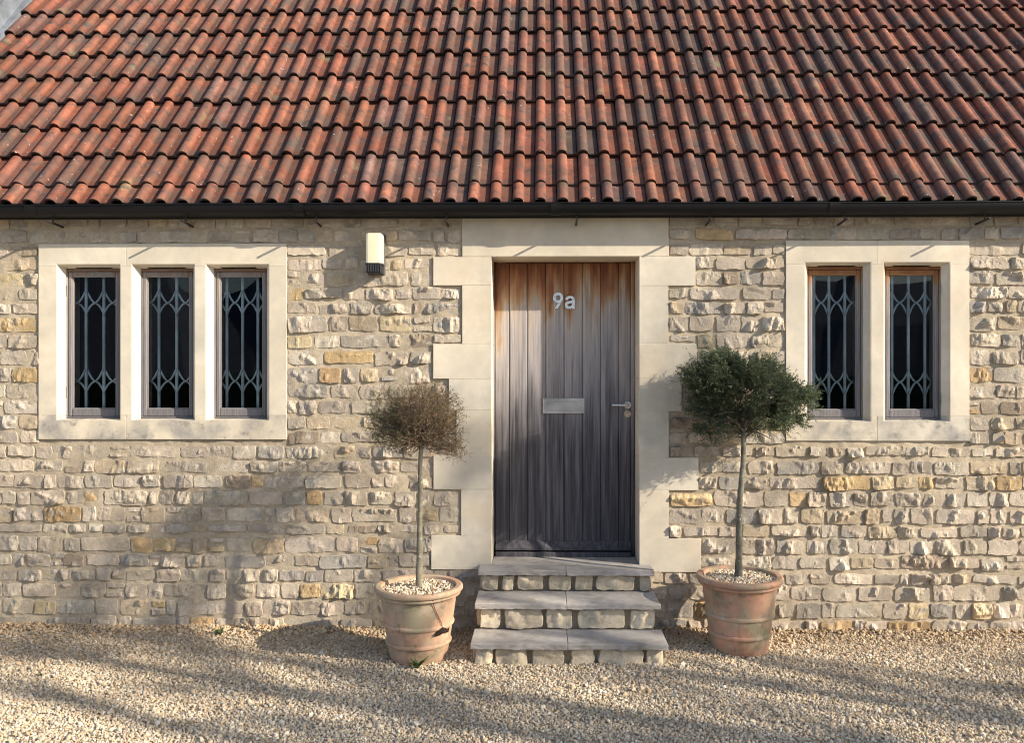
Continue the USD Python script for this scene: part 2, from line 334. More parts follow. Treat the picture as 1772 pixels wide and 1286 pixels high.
ochre_px = [(92, 893), (165, 860), (18, 580), (10, 465), (512, 517), (518, 580), (572, 645), (553, 866), (85, 1033), (235, 945), (275, 945), (330, 945), (362, 945),
            (627, 945), (488, 942), (550, 1033), (585, 1033), (455, 833), (655, 648), (600, 620), (1240, 405), (1460, 838), (1500, 838), (1546, 840), (1592, 840), (1385, 870),
            (1605, 1045), (1200, 1036), (1705, 640), (1768, 838), (1700, 1045), (1695, 708), (1560, 1078), (1172, 871), (1445, 1075), (745, 880), (700, 545), (1370, 655), (1280, 640), (30, 660), (340, 1062), (275, 1033)]
ochre_at = np.array([[X(u), Z(vv_, u)] for u, vv_ in ochre_px])
cc = np.array([[(a + b) / 2, (c + d) / 2] for a, b, c, d in cells])
ochre = {int(np.argmin(((cc - q) ** 2).sum(1))) for q in ochre_at}
palette = np.array([[0.43, 0.365, 0.295], [0.41, 0.355, 0.295], [0.46, 0.395, 0.32], [0.38, 0.335, 0.28], [0.35, 0.315, 0.28], [0.49, 0.43, 0.355], [0.43, 0.35, 0.255], [0.31, 0.25, 0.195]])
pw = np.array([0.24, 0.22, 0.17, 0.13, 0.05, 0.09, 0.07, 0.03])
stones = []
for i, (a, b, c, d) in enumerate(cells):
    gx, gz = rng.uniform(0.002, 0.022), rng.uniform(0.006, 0.030)
    w, h = b - a - gx, d - c - gz
    if w < 0.03 or h < 0.022: continue
    right = (a + b) / 2 > 0.6
    p = (0.007 + 0.022 * rng.random() ** 1.6) * (1.2 if right else 0.9) * min(1.0, h / 0.07)
    if d > 2.66: p *= 0.55
    vv, ff = plane_rock(w, h, p, rng, base=rng.uniform(0.003, 0.011) if right else rng.uniform(-0.001, 0.009))
    ang = rng.normal(0, 0.018); ca, sa = math.cos(ang), math.sin(ang)
    vv = np.stack([vv[:, 0] * ca - vv[:, 2] * sa, vv[:, 1], vv[:, 0] * sa + vv[:, 2] * ca], -1)
    vv += [(a + b) / 2 + rng.normal(0, 0.003), 0, (c + d) / 2 + rng.normal(0, 0.003)]
    t = np.array([[0.47, 0.345, 0.195], [0.46, 0.37, 0.245], [0.43, 0.305, 0.17]])[i % 3] if i in ochre else palette[rng.choice(8, p=pw)]
    t = t * rng.uniform(0.84, 1.10) * (1 + rng.normal(0, 0.008, 3))
    px = 940 + (a + b) / 2 * 250
    t = t * np.array([1.02, 1.0, 0.95])
    stones.append((w * h if -20 < px < 1790 else 0.0, (vv, ff, None, t)))
stones.sort(key=lambda s: -s[0])
for _, s in stones[:300]: emit('stone', [s], 'rubble', wall)
emit('small_stones', [s for _, s in stones[300:]], 'rubble', wall, kind='stuff')

# ---------------------------------------------------------------- dressed stone: door surround and window surrounds
FRONT = -0.013
ASH = np.array([0.61, 0.545, 0.435])
def ash(r): return ASH * r.uniform(0.94, 1.04) * (1 + r.normal(0, 0.012) * np.array([1, 0, -1.6]))
J = 0.0007
for (a, b, c, d) in blocks:
    y = FRONT - rng.uniform(0, 0.002)
    emit('surround_block', [piece(cbox(a + J, b - J, y, DEEP + 0.05, c + J, d - J, 0.0009), False, ash(rng))], 'ashlar', cottage)
emit('lintel', [piece(cbox(LINTEL[0], LINTEL[1], FRONT - 0.002, DEEP + 0.05, LINTEL[2] + J, LINTEL[3], 0.003), False, ash(rng))], 'ashlar', cottage)

PT = (0.64, 0.58, 0.47)
emit('pointing', [piece(cbox(a, b, FRONT + 0.0012, 0.1, c, d, 0.0003), False, PT) for a, b, c, d in ((DX0 - 0.185, DX0 - 0.002, blocks[7][2] + 0.01, HEADZ + 0.01), (DX1 + 0.002, DX1 + 0.185, blocks[15][2] + 0.01, HEADZ + 0.01))], 'ashlar', cottage)
SPL, SPD = 0.027, 0.045
def frustum(L):
    a, b, c, d = L
    e = 0.02; k = SPL / SPD
    pts = []
    for y in (FRONT - e, SPD):
        g = k * (SPD - y) - SPL * 0
        s = g - SPL + (SPL - SPL)  # opening grows towards the front
        for x_ in (a + SPL - g, b - SPL + g):
            for z_ in (c + 0.006 - g * 0.2, d - 0.018 + g * 0.65): pts.append((x_, y, z_))
    front = hullm(pts)
    return front + mbox(a + SPL, b - SPL, SPD - 0.001, 0.4, c + 0.006, d - 0.018)
CASEMENTS = []
for win, lights in ((WIN_L, LIGHTS[:3]), (WIN_R, LIGHTS[3:])):
    x0, x1, z0, z1 = win
    zt, zb = lights[0][3] - 0.012, lights[0][2] + 0.035
    cut = frustum(lights[0])
    for L in lights[1:]: cut = cut + frustum(L)
    joints = [x0] + [(p[1] + q[0]) / 2 for p, q in zip(lights, lights[1:])] + [x1]
    parts = [('head_stone', a, b, zt, z1) for a, b in zip(joints, joints[1:])] + [('sill_stone', a, b, z0, zb) for a, b in zip(joints, joints[1:])]
    parts += [('jamb_stone', x0, lights[0][0] + 0.1, zb, zt), ('jamb_stone', lights[-1][1] - 0.1, x1, zb, zt)]
    parts += [('mullion', p[1] - 0.08, q[0] + 0.08, zb, zt) for p, q in zip(lights, lights[1:])]
    for nm, a, b, c, d in parts:
        m = Manifold(m3.Mesh(np.asarray(cbox(a + J * .7, b - J * .7, FRONT - rng.uniform(0, 0.0015), 0.22, c + J * .7, d - J * .7, 0.0012).vertices, np.float32), np.asarray(cbox(a + J * .7, b - J * .7, FRONT, 0.22, c + J * .7, d - J * .7, 0.0012).faces, np.uint32)))
        m = m - cut
        emit(nm, [piece(man(m), False, ash(rng))], 'sill_stone' if nm == 'sill_stone' else 'ashlar', cottage)
    for a, b, c, d in ((x0 + 0.003, lights[0][0] - 0.002, z0 + 0.003, z1 - 0.003), (lights[-1][1] + 0.002, x1 - 0.003, z0 + 0.003, z1 - 0.003), *[(p[1] + 0.002, q[0] - 0.002, z0 + 0.003, z1 - 0.003) for p, q in zip(lights, lights[1:])]):
        emit('pointing', [piece(cbox(a, b, FRONT + 0.0016, 0.03, c, d, 0.0003), False, PT)], 'ashlar', cottage)
    CASEMENTS += [(L[0] + SPL, L[1] - SPL, L[2] + 0.006, L[3] - 0.018) for L in lights]

# ---------------------------------------------------------------- casements: frame, sash, pane, grille, hinges
def bars4(x0, x1, z0, z1, wl, wr, wt, wb, y0, y1, bev=0.003):
    return [cbox(x0, x0 + wl, y0, y1, z0, z1, bev), cbox(x1 - wr, x1, y0, y1, z0, z1, bev),
            cbox(x0 + wl, x1 - wr, y0 + 0.001, y1, z1 - wt, z1, bev), cbox(x0 + wl, x1 - wr, y0 + 0.001, y1, z0, z0 + wb, bev)]
barpx = [(149.5, 180), (275.5, 306), (393, 420, 446.5), (1408, 1434, 1461.5), (1543, 1571.5, 1600)]
for k, (x0, x1, z0, z1) in enumerate(CASEMENTS):
    g = 0.002
    fr = bars4(x0 + g, x1 - g, z0 + g, z1 - g, 0.006, 0.006, 0.016, 0.012, 0.050, 0.11)
    cs = emit('casement', [piece(b, False, rng.uniform(0, 1, 3)) for b in fr], 'sash_oak_grey' if k < 3 else 'sash_oak', cottage)
    sx0, sx1, sz0, sz1 = x0 + 0.010, x1 - 0.010, z0 + 0.016, z1 - 0.021
    y = 0.056 + rng.uniform(-0.002, 0.002)
    sash = bars4(sx0, sx1, sz0, sz1, 0.027, 0.027, 0.033, 0.055, y, 0.104, 0.005)
    gx0, gx1, gz0, gz1 = sx0 + 0.027, sx1 - 0.027, sz0 + 0.055, sz1 - 0.033
    sash += bars4(gx0 - 0.001, gx1 + 0.001, gz0 - 0.001, gz1 + 0.001, 0.006, 0.006, 0.007, 0.007, y + 0.008, 0.085, 0.002)   # glazing beads
    emit('sash', [piece(b, False, rng.uniform(0, 1, 3)) for b in sash], 'sash_oak_grey' if k < 3 else 'sash_oak', cs)
    ta, tb = rng.uniform(-0.0012, 0.0012), rng.uniform(-0.002, 0.003)
    emit('pane', [piece(trimesh.Trimesh(*[np.array(q) for q in ([[gx0, 0.078 + ta, gz0], [gx1, 0.078 - ta, gz0], [gx1, 0.078 - ta + tb, gz1], [gx0, 0.078 + ta + tb, gz1]], [[0, 1, 2], [0, 2, 3]])], process=False))], 'pane_glass', cs)
    # folding grille behind the glass
    gy = 0.135
    bx = [X(u, gy) for u in barpx[k]]
    sp = float(np.mean(np.diff(bx)))
    bx = [bx[0] - sp] + list(bx) + [bx[-1] + sp]
    gm = [cbox(b - 0.009, b + 0.009, gy - 0.008, gy + 0.008, gz0 - 0.06, gz1 + 0.05, 0.002) for b in bx]
    for vc in (524, 660.5):
        zc = Z(vc, 940, gy); hh = 0.088
        for a, b in zip(bx, bx[1:]):
            s = np.linspace(-1, 1, 9)
            for sg in (-1, 1):
                zz = zc + sg * hh * np.sign(s) * np.abs(s) ** 1.7
                gm.append(tube(np.stack([a + (b - a) * (s + 1) / 2, np.full(9, gy - 0.012 * sg), zz], -1), 0.0072, 5))
    emit('security_grille', [piece(joined(gm), False, (0.66, 0.74, 0.77))], 'painted_metal', cs)
    hx = {0: x0 + 0.006, 4: x1 - 0.006}.get(k)
    if hx is not None:
        for vv_ in ((500, 678) if k == 0 else (500, 690)):
            zc = Z(vv_)
            emit('hinge', [piece(joined([tube([[hx, 0.045, zc - 0.035 + i * 0.014], [hx, 0.045, zc - 0.023 + i * 0.014]], 0.005, 8) for i in range(5)]), False, (0.20, 0.19, 0.18))], 'painted_metal', cs)

# the dark room behind the glass
rb = trimesh.creation.box(extents=(1, 1, 1)); 
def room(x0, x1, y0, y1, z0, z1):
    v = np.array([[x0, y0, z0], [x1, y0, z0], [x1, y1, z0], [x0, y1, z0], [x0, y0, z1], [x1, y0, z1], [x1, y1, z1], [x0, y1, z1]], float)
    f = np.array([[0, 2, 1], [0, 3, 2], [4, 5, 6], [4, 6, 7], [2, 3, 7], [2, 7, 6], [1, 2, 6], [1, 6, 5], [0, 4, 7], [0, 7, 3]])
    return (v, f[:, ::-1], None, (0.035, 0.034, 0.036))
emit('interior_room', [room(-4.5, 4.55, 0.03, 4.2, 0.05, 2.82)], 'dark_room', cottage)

# ---------------------------------------------------------------- door
dy = DEEP
dx0, dx1 = DX0 + 0.002, DX1 - 0.002
thr_z = Z(966.5, 940, dy - 0.02)
dtop = HEADZ + 0.004
door = emit('door', [piece(m, False, rng.uniform(0, 1, 3)) for m in (
    cbox(dx0, dx0 + 0.005, dy - 0.004, dy + 0.08, thr_z - 0.01, dtop), cbox(dx1 - 0.028, dx1, dy - 0.010, dy + 0.08, thr_z - 0.01, dtop),
    cbox(dx0 + 0.012, dx1 - 0.028, dy + 0.012, dy + 0.08, dtop - 0.012, dtop + 0.03), cbox(dx0 + 0.012, dx1 - 0.028, dy + 0.03, dy + 0.07, thr_z, dtop - 0.012))], 'door_oak', cottage, label='weathered oak plank door, orange at the head and grey below')
pu = [851.6, 882, 913, 944.6, 976, 1008, 1039.7, 1071, 1099]
plank_z = Z(938, 940, dy)
for a, b in zip(pu, pu[1:]):
    xa, xb = max(X(a, dy), dx0 + 0.0055), min(X(b, dy), dx1 - 0.0285)
    y = dy + rng.uniform(-0.0015, 0.0015)
    emit('plank', [piece(cbox(xa + 0.0016, xb - 0.0016, y, dy + 0.028, plank_z, dtop - 0.013, 0.006), False, rng.uniform(0, 1, 3))], 'door_oak', door)
wz0, wz1 = Z(952, 940, dy), Z(937, 940, dy)
wb = hullm([(x_, y_, z_) for x_ in (dx0 + 0.014, dx1 - 0.03) for y_, z_ in ((dy + 0.026, wz0), (dy - 0.036, wz0 + 0.004), (dy - 0.036, wz0 + 0.018), (dy - 0.004, wz1 + 0.004), (dy + 0.026, wz1 + 0.004))])
emit('weatherboard', [piece(man(wb), False, rng.uniform(0, 1, 3))], 'door_oak', door)
emit('threshold', [piece(cbox(dx0 + 0.013, dx1 - 0.029, dy - 0.045, dy + 0.05, thr_z - 0.01, Z(955.5, 940, dy - 0.03), 0.004), False, rng.uniform(0, 1, 3))], 'door_oak', door)
# letter plate
la, lb, lc, ld = X(940, dy), X(1011.5, dy), Z(716, 940, dy), Z(689, 940, dy)
lp = Manifold(m3.Mesh(np.asarray(cbox(la, lb, dy - 0.010, dy + 0.002, lc, ld, 0.002).vertices, np.float32), np.asarray(cbox(la, lb, dy - 0.01, dy + 0.002, lc, ld, 0.002).faces, np.uint32)))
ix0, ix1, iz0, iz1 = la + 0.025, lb - 0.022, lc + 0.024, ld - 0.028
lp = lp - mbox(ix0, ix1, dy - 0.02, dy - 0.005, iz0, iz1)
letter = emit('letter_plate', [piece(man(lp)), piece(cbox(ix0 + 0.0028, ix1 - 0.0028, dy - 0.0085, dy - 0.003, iz0 + 0.0035, iz1 - 0.002, 0.001))], 'brushed_steel', door)
# lever handle and lock
hx, hz = X(1086, dy), Z(701, 940, dy)
def disc(x_, z_, r, y0, y1, n=28):
    c = trimesh.creation.cylinder(radius=r, height=y1 - y0, sections=n); c.apply_transform(trimesh.transformations.rotation_matrix(np.pi / 2, [1, 0, 0])); c.apply_translation([x_, (y0 + y1) / 2, z_]); return c
lev = [disc(hx, hz, 0.026, dy - 0.009, dy + 0.002), disc(hx, hz, 0.021, dy - 0.0115, dy - 0.009), tube([[hx, dy - 0.005, hz], [hx, dy - 0.05, hz]], 0.010, 14),
       tube([[hx, dy - 0.048, hz], [hx - 0.004, dy - 0.057, hz], [hx - 0.02, dy - 0.060, hz], [hx - 0.116, dy - 0.060, hz + 0.001]], [0.0100, 0.0100, 0.0095, 0.0088], 14)]
emit('handle', [piece(m, 35) for m in lev], 'brushed_steel', door)
lz = Z(716.5, 940, dy)
lk = emit('lock', [piece(disc(hx, lz, 0.025, dy - 0.009, dy + 0.002), 35), piece(disc(hx, lz, 0.020, dy - 0.0115, dy - 0.009), 35), piece(cbox(hx - 0.0055, hx + 0.0055, dy - 0.014, dy - 0.01, lz - 0.016, lz + 0.008, 0.002))], 'bronze_lock', door)
# the number: 9 and a, domed metal characters
def character(ch, u0, u1, v0, v1):
    t = meshkit.text_mesh(ch, 0.1, 0.008, bold=True)
    b = t.bounds; v = (t.vertices - b[0]) / (b[1] - b[0])
    xa, xb, za, zb = X(u0, dy), X(u1, dy), Z(v1, 940, dy), Z(v0, 940, dy)
    t.vertices = np.stack([xa + v[:, 0] * (xb - xa), dy - 0.012 * v[:, 2] + 0.0008, za + v[:, 1] * (zb - za)], -1)
    cen = (v[:, 2] > 0.5)
    return trimesh.Trimesh(t.vertices, t.faces[:, ::-1], process=False)
emit('door_number', [piece(character('9', 957, 974.5, 506.5, 534))], 'polished_alloy', door, label='cast metal figure 9 on the door')
emit('door_letter', [piece(character('a', 977.5, 994.5, 512.5, 535))], 'polished_alloy', door, label='cast metal letter a on the door')

# ---------------------------------------------------------------- roof
TH = math.radians(50.5); PITCH = 0.1516; GAUGE = 0.3467
R0 = np.array([0, -0.03, 3.078]); UP = np.array([0, math.cos(TH), math.sin(TH)]); NR = np.array([0, -math.sin(TH), math.cos(TH)])
r_ = ray(28, 33); VX = float((CAM + r_ * ((R0 - CAM) @ NR) / (r_ @ NR))[0])     # the verge
TILE_T = 0.013
def profile(rolls):
    pts = []
    for k in range(rolls):
        o = k * PITCH
        for a in np.linspace(0, np.pi, 8):
            pts.append((o + 0.037 - 0.037 * math.cos(a), 0.036 * math.sin(a) ** 0.85))
        pts += [(o + 0.080, -0.002), (o + PITCH - 0.010, -0.003), (o + PITCH - 0.004, -0.011)]
    pts[-1] = (rolls * PITCH - 0.004, -0.009)
    return np.array(pts)
def tile_mesh(rolls, length, rng):
    pr = profile(rolls); n = len(pr)
    ls = [0.0, 0.007, length * 0.5, length]
    sk = rng.normal(0, 0.0012)
    v = []
    for l in ls:
        drop = -0.029 * l / GAUGE
        sag = 0.0025 if l == 0.007 else (-0.001 if l == 0 else 0)
        for th in (0, -TILE_T):
            q = np.stack([pr[:, 0] + sk * l / length, np.full(n, l), pr[:, 1] + drop + sag + th + 0 * pr[:, 0]], -1)
            v.append(q)
    v = np.vstack(v); f = []
    for s in range(len(ls) - 1):
        T, B, T2, B2 = s * 2 * n, s * 2 * n + n, (s + 1) * 2 * n, (s + 1) * 2 * n + n
        for i in range(n - 1):
            f += [[T + i, T + i + 1, T2 + i + 1], [T + i, T2 + i + 1, T2 + i], [B + i, B2 + i + 1, B + i + 1], [B + i, B2 + i, B2 + i + 1]]
        for i in (0, n - 1):
            q = [[T + i, T2 + i, B2 + i], [T + i, B2 + i, B + i]]
            f += q if i == 0 else [t[::-1] for t in q]
    for i in range(n - 1): f += [[i, n + i, n + i + 1], [i, n + i + 1, i + 1]]
    return v, np.array(f)
roof_deck = []
LEN = 9.6 * GAUGE
dk = []
for x_ in (VX - 0.02, 4.75):
    for s_, h_ in ((-0.20, -0.09), (LEN, -0.09), (-0.20, -0.13), (LEN, -0.13)): dk.append(R0 + np.array([x_, 0, 0]) + UP * s_ + NR * h_)
roof = emit('roof', [piece(man(hullm(dk)), False, (0.03, 0.028, 0.026))], 'dark_room', cottage)
tile_cols = np.array([[0.34, 0.122, 0.072], [0.30, 0.105, 0.064], [0.28, 0.115, 0.078], [0.38, 0.15, 0.088], [0.22, 0.115, 0.09], [0.20, 0.125, 0.10], [0.25, 0.135, 0.11], [0.37, 0.20, 0.105]])
tw = np.array([0.25, 0.21, 0.18, 0.12, 0.10, 0.06, 0.077, 0.003])
for row in range(-1, 9):
    s0 = (-0.186 if row < 0 else row * GAUGE) + rng.normal(0, 0.002)
    x = VX + 0.012
    first = 1 if row % 2 else 2
    while x < 4.70:
        nrolls = first; first = 2
        v, f = tile_mesh(nrolls, 0.42 if row >= 0 else 0.30, rng)
        a = rng.normal(0, 0.004)
        lx = v[:, 0] - nrolls * PITCH / 2; ly = v[:, 1]
        v[:, 0], v[:, 1] = nrolls * PITCH / 2 + lx - a * ly, ly + a * lx + rng.normal(0, 0.0022)
        if rng.random() < 0.05: v[:, 1] -= rng.uniform(0.006, 0.016)
        if rng.random() < 0.10:
            j = rng.integers(2, npr0 := len(v) // 8 - 2); v[j, 1] += rng.uniform(0.008, 0.018); v[len(v) // 8 + j, 1] = v[j, 1]
        v[:, 2] += rng.normal(0, 0.0012) + rng.normal(0, 0.004) * (v[:, 0] - nrolls * PITCH / 2) + abs(rng.normal(0, 0.0014)) * (1 - v[:, 1] / 0.42)
        pts = R0 + np.stack([v[:, 0] + x, 0 * v[:, 0], 0 * v[:, 0]], -1) + (v[:, 1] + s0)[:, None] * UP + v[:, 2][:, None] * NR
        t = tile_cols[rng.choice(8, p=tw)] * 0.66 * rng.uniform(0.75, 1.15) * (1 + rng.normal(0, 0.03, 3))
        npr = len(v) // 8; per = npr // nrolls
        strip = (np.arange(len(v)) % npr) // (per / 2.0)
        var = rng.uniform(0.72, 1.2, int(strip.max()) + 1)
        hue = tile_cols[rng.choice(7, size=len(var), p=tw[:7] / tw[:7].sum())]
        t = (t * 0.6 + 0.26 * hue[strip.astype(int)]) * var[strip.astype(int)][:, None]
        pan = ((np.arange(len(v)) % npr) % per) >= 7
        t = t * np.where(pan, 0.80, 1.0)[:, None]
        t[:2 * npr] *= 0.16; t[2 * npr:3 * npr] *= 0.85  # tile noses tinted dark: the shade under each course is painted in
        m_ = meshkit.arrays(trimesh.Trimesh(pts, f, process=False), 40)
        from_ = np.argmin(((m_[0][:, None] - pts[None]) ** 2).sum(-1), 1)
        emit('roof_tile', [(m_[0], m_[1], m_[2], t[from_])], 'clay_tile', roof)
        x += nrolls * PITCH
# gable coping with lead flashing at the verge
cp = []
for s_, h_ in ((-0.42, -0.3), (LEN, -0.3), (-0.42, 0.15), (LEN, 0.15)):
    for x_ in (VX - 0.44, VX - 0.055): cp.append(R0 + np.array([x_, 0, 0]) + UP * s_ + NR * h_)
coping = emit('gable_coping', [piece(man(hullm(cp)), False, (0.125, 0.112, 0.095))], 'mortar', cottage)
fl = []
for s_ in (-0.3, LEN):
    for x_, h_ in ((VX - 0.085, 0.156), (VX - 0.05, 0.156), (VX - 0.05, 0.025), (VX + 0.02, 0.025), (VX + 0.02, 0.02), (VX - 0.085, 0.151)): fl.append(R0 + np.array([x_, 0, 0]) + UP * s_ + NR * h_)
fm = [hullm([p for p in (R0 + np.array([x_, 0, 0]) + UP * s_ + NR * h_ for s_ in (-0.3, LEN) for x_ in xs for h_ in hs)]) for xs, hs in (((VX - 0.10, VX - 0.045), (0.150, 0.156)), ((VX - 0.055, VX - 0.045), (-0.05, 0.149)), ((VX - 0.044, VX + 0.01), (-0.05, 0.022)))]
emit('flashing', [piece(man(m), False, (0.15, 0.165, 0.19)) for m in fm], 'lead', coping)

# gutter, brackets
GC, GZ, GR = -0.135, 2.908, 0.060
ang = np.linspace(-0.12, np.pi + 0.12, 15)
outer = [(GC - GR * math.cos(a), GZ - GR * math.sin(a)) for a in ang]
inn = [(GC - (GR - 0.004) * math.cos(a), GZ - (GR - 0.004) * math.sin(a)) for a in ang[::-1]]
from shapely.geometry import Polygon
def along_x(poly, x0, x1):
    e = trimesh.creation.extrude_polygon(Polygon(poly), x1 - x0, engine='earcut')
    v = e.vertices; return trimesh.Trimesh(np.stack([v[:, 2] + x0, v[:, 0], v[:, 1]], -1), e.faces, process=False)
gx = [-4.7, X(965, GC), 4.75]
gm = [along_x(outer + inn, -4.7, 4.75)]
lip = tube([[-4.7, GC - GR - 0.001, GZ + 0.006], [4.75, GC - GR - 0.001, GZ + 0.006]], 0.0055, 8)
gm[0] = gm[0].subdivide_to_size(0.4)
for q_ in (gm[0],): q_.vertices = q_.vertices + np.c_[np.zeros(len(q_.vertices)), np.zeros(len(q_.vertices)), 0.010 * (meshkit.noise(np.c_[q_.vertices[:, 0] * 0.9, 0 * q_.vertices[:, 0], 0 * q_.vertices[:, 0]], 5) - 0.5)]
xs_ = np.linspace(-4.7, 4.75, 60); lip = tube(np.c_[xs_, np.full(60, GC - GR - 0.001), GZ + 0.006 + 0.010 * (meshkit.noise(np.c_[xs_ * 0.9, 0 * xs_, 0 * xs_], 5) - 0.5)], 0.0055, 8)
gutter = emit('gutter', [piece(gm[0], 30, (0.006, 0.006, 0.007)), piece(lip, 40, (0.006, 0.006, 0.007))], 'black_plastic', cottage)
for u in (60, 520, 962, 1440):
    xc = X(u, GC)
    oo = [(GC - (GR + 0.005) * math.cos(a), GZ - (GR + 0.005) * math.sin(a)) for a in ang]; ii = [(GC - (GR + 0.0006) * math.cos(a), GZ - (GR + 0.0006) * math.sin(a)) for a in ang[::-1]]
    emit('gutter_clip', [piece(along_x(oo + ii, xc - 0.035, xc + 0.035), 30, (0.008, 0.008, 0.009))], 'black_plastic', gutter)
for u in (90, 320, 547, 772, 998, 1228, 1462, 1705):
    xc = X(u, -0.13)
    zb = GZ - GR
    br = [tube([[xc, 0.02, Z(391)], [xc, -0.19, Z(391) + 0.012]], 0.0075, 6), tube([[xc, -0.12, Z(391) + 0.004], [xc, -0.12, zb + 0.004]], 0.0055, 6)]
    emit('gutter_bracket', [piece(m, 40, (0.035, 0.028, 0.024)) for m in br], 'black_plastic', gutter)
emit('fascia', [piece(cbox(-4.7, 4.75, -0.068, -0.045, 2.84, 3.0, 0.002), False, (0.02, 0.02, 0.02)), piece(cbox(-4.7, 4.75, -0.044, 0.06, 2.925, 2.95, 0.002), False, (0.03, 0.028, 0.026))], 'black_plastic', cottage)
# gable end and back so that the house is a closed body
be = [(VX - 0.3, 0.0), (VX - 0.3, 8.2)]
gpoly = [(0.05, -0.1), (0.05, 2.95), (R0[1] + UP[1] * LEN, R0[2] + UP[2] * LEN - 0.2), (8.2, 2.95), (8.2, -0.1)]
def across(poly, x0, x1):
    return along_x(poly, x0, x1)
emit('gable_wall', [piece(across(gpoly, VX - 0.42, VX - 0.06), False, (0.42, 0.37, 0.30))], 'mortar', cottage)
emit('gable_wall', [piece(across(gpoly, 4.60, 4.72), False, (0.42, 0.37, 0.30))], 'mortar', cottage)

# ---------------------------------------------------------------- wall lamp
lampx = [X(632, -0.13), X(662.5, -0.1)]; lx = sum(lampx) / 2; hw = 0.056
lzt, lzb, lzc = Z(404, 647, -0.1), Z(456, 647, -0.1), Z(473, 647, -0.1)
lamp = thing('wall_lamp', 'cream opal wall lamp with ribbed black base, high between the windows and the door', 'lamp')
def rrect(hw_, y0, y1, r, n=6):
    cs = []
    for cx, cy, a0 in ((hw_ - r, y1 - r, 0), (-hw_ + r, y1 - r, 90), (-hw_ + r, y0 + r, 180), (hw_ - r, y0 + r, 270)):
        for a in np.linspace(a0, a0 + 90, n): cs.append((cx + r * math.cos(math.radians(a)), cy + r * math.sin(math.radians(a))))
    return cs
def loft(layers):
    n = len(layers[0][0]); v = np.vstack([np.c_[np.array(p), np.full(n, z)] for p, z in layers]); f = []
    for i in range(len(layers) - 1):
        for k in range(n):
            a, b = i * n + k, i * n + (k + 1) % n; f += [[a, b, b + n], [a, b + n, a + n]]
    for i, fl_ in ((0, True), (len(layers) - 1, False)):
        c = len(v); v = np.vstack([v, v[i * n:(i + 1) * n].mean(0)])
        for k in range(n): t = [c, i * n + k, i * n + (k + 1) % n]; f.append(t[::-1] if fl_ else t)
    return trimesh.Trimesh(v, np.array(f), process=False)
yb = -0.030
sh = loft([(rrect(hw, -0.135, yb, 0.022), lzb), (rrect(hw, -0.135, yb, 0.022), lzt - 0.012), (rrect(hw - 0.004, -0.131, yb, 0.02), lzt - 0.004), (rrect(hw - 0.012, -0.122, yb - 0.004, 0.015), lzt)])
sh.apply_translation([lx, 0, 0]); emit('shade', [piece(sh, 40)], 'opal_shade', lamp)
ribs = []
for k in range(9):
    xr = -0.046 + k * 0.0115
    ribs.append(cbox(lx + xr - 0.003, lx + xr + 0.003, -0.139, -0.12, lzc + 0.004, lzb - 0.012, 0.0015))
bs = loft([(rrect(hw - 0.008, -0.126, yb, 0.018), lzc), (rrect(hw - 0.003, -0.131, yb, 0.02), lzc + 0.006), (rrect(hw - 0.003, -0.131, yb, 0.02), lzb - 0.014), (rrect(hw + 0.003, -0.138, yb, 0.022), lzb - 0.013), (rrect(hw + 0.003, -0.138, yb, 0.022), lzb)])
bs.apply_translation([lx, 0, 0]); emit('base', [piece(bs, 40, (0.02, 0.02, 0.024))] + [piece(r, False, (0.03, 0.03, 0.035)) for r in ribs], 'black_plastic', lamp)
emit('back_plate', [piece(cbox(lx - hw - 0.004, lx + hw + 0.004, -0.030, 0.004, lzc - 0.002, lzt + 0.004, 0.004), False, (0.10, 0.095, 0.085))], 'black_plastic', lamp)

# ---------------------------------------------------------------- steps
steps = thing('stone_steps', 'three limestone steps with grey slab treads under the oak door', 'steps')
DT, DM, DB = 5.566, 5.296, 5.046
yt, ym, yb_ = DT - D, DM - D, DB - D
ztop, zmid, zbot = 0.455, 0.305, 0.130
NOSE = 0.032; TK = 0.036
def step_tread(u0, u1, uj, y0, y1, z):
    xs = [X(u0, y0), X(uj, y0), X(u1, y0)]
    for a, b in zip(xs, xs[1:]):
        m = cbox(a + 0.0012, b - 0.0012, y0, y1, z - TK, z, 0.003)
        m = m.subdivide_to_size(0.035) if hasattr(m, 'subdivide_to_size') else m
        v = m.vertices.copy(); front = v[:, 1] < y0 + 0.012
        nz = meshkit.fbm(v * 45, 3, 4)
        v[:, 1] += np.where(front, 0.016 * (nz - 0.35) * np.clip((z - v[:, 2]) / TK, 0.15, 1), 0)
        low = v[:, 2] < z - TK + 0.004
        v[:, 2] += np.where(low & front, 0.01 * (nz - 0.5), 0)
        emit('tread', [piece(trimesh.Trimesh(v, m.faces, process=False), 30, np.array([0.36, 0.335, 0.31]) * rng.uniform(0.93, 1.06))], 'slate_tread', steps)
step_tread(827, 1133, 979.5, yt, FRONT - 0.002, ztop)
step_tread(821, 1144, 980.5, ym, yt + NOSE + 0.02, zmid)
step_tread(813.5, 1157, 982.5, yb_, ym + NOSE + 0.02, zbot)
emit('door_sill', [piece(cbox(DX0 + 0.002, DX1 - 0.002, FRONT, DEEP - 0.03, ztop - 0.06, ztop, 0.003), False, (0.36, 0.335, 0.31))], 'slate_tread', cottage)
core = []
for (u0, u1, y0, z0_, z1_) in ((832, 1130, yt, zmid - 0.02, ztop - TK), (827, 1134, ym, zbot - 0.02, zmid - TK), (820, 1148, yb_, -0.06, zbot - TK)):
    core.append(piece(cbox(X(u0, y0) + 0.006, X(u1, y0) - 0.006, y0 + NOSE + 0.045, 0.02, z0_, z1_ - 0.001, 0.002), False, (0.36, 0.30, 0.225)))
emit('mortar_bed', core, 'mortar', steps)
cr = lambda L: [780 + q / 2.339 for q in L]
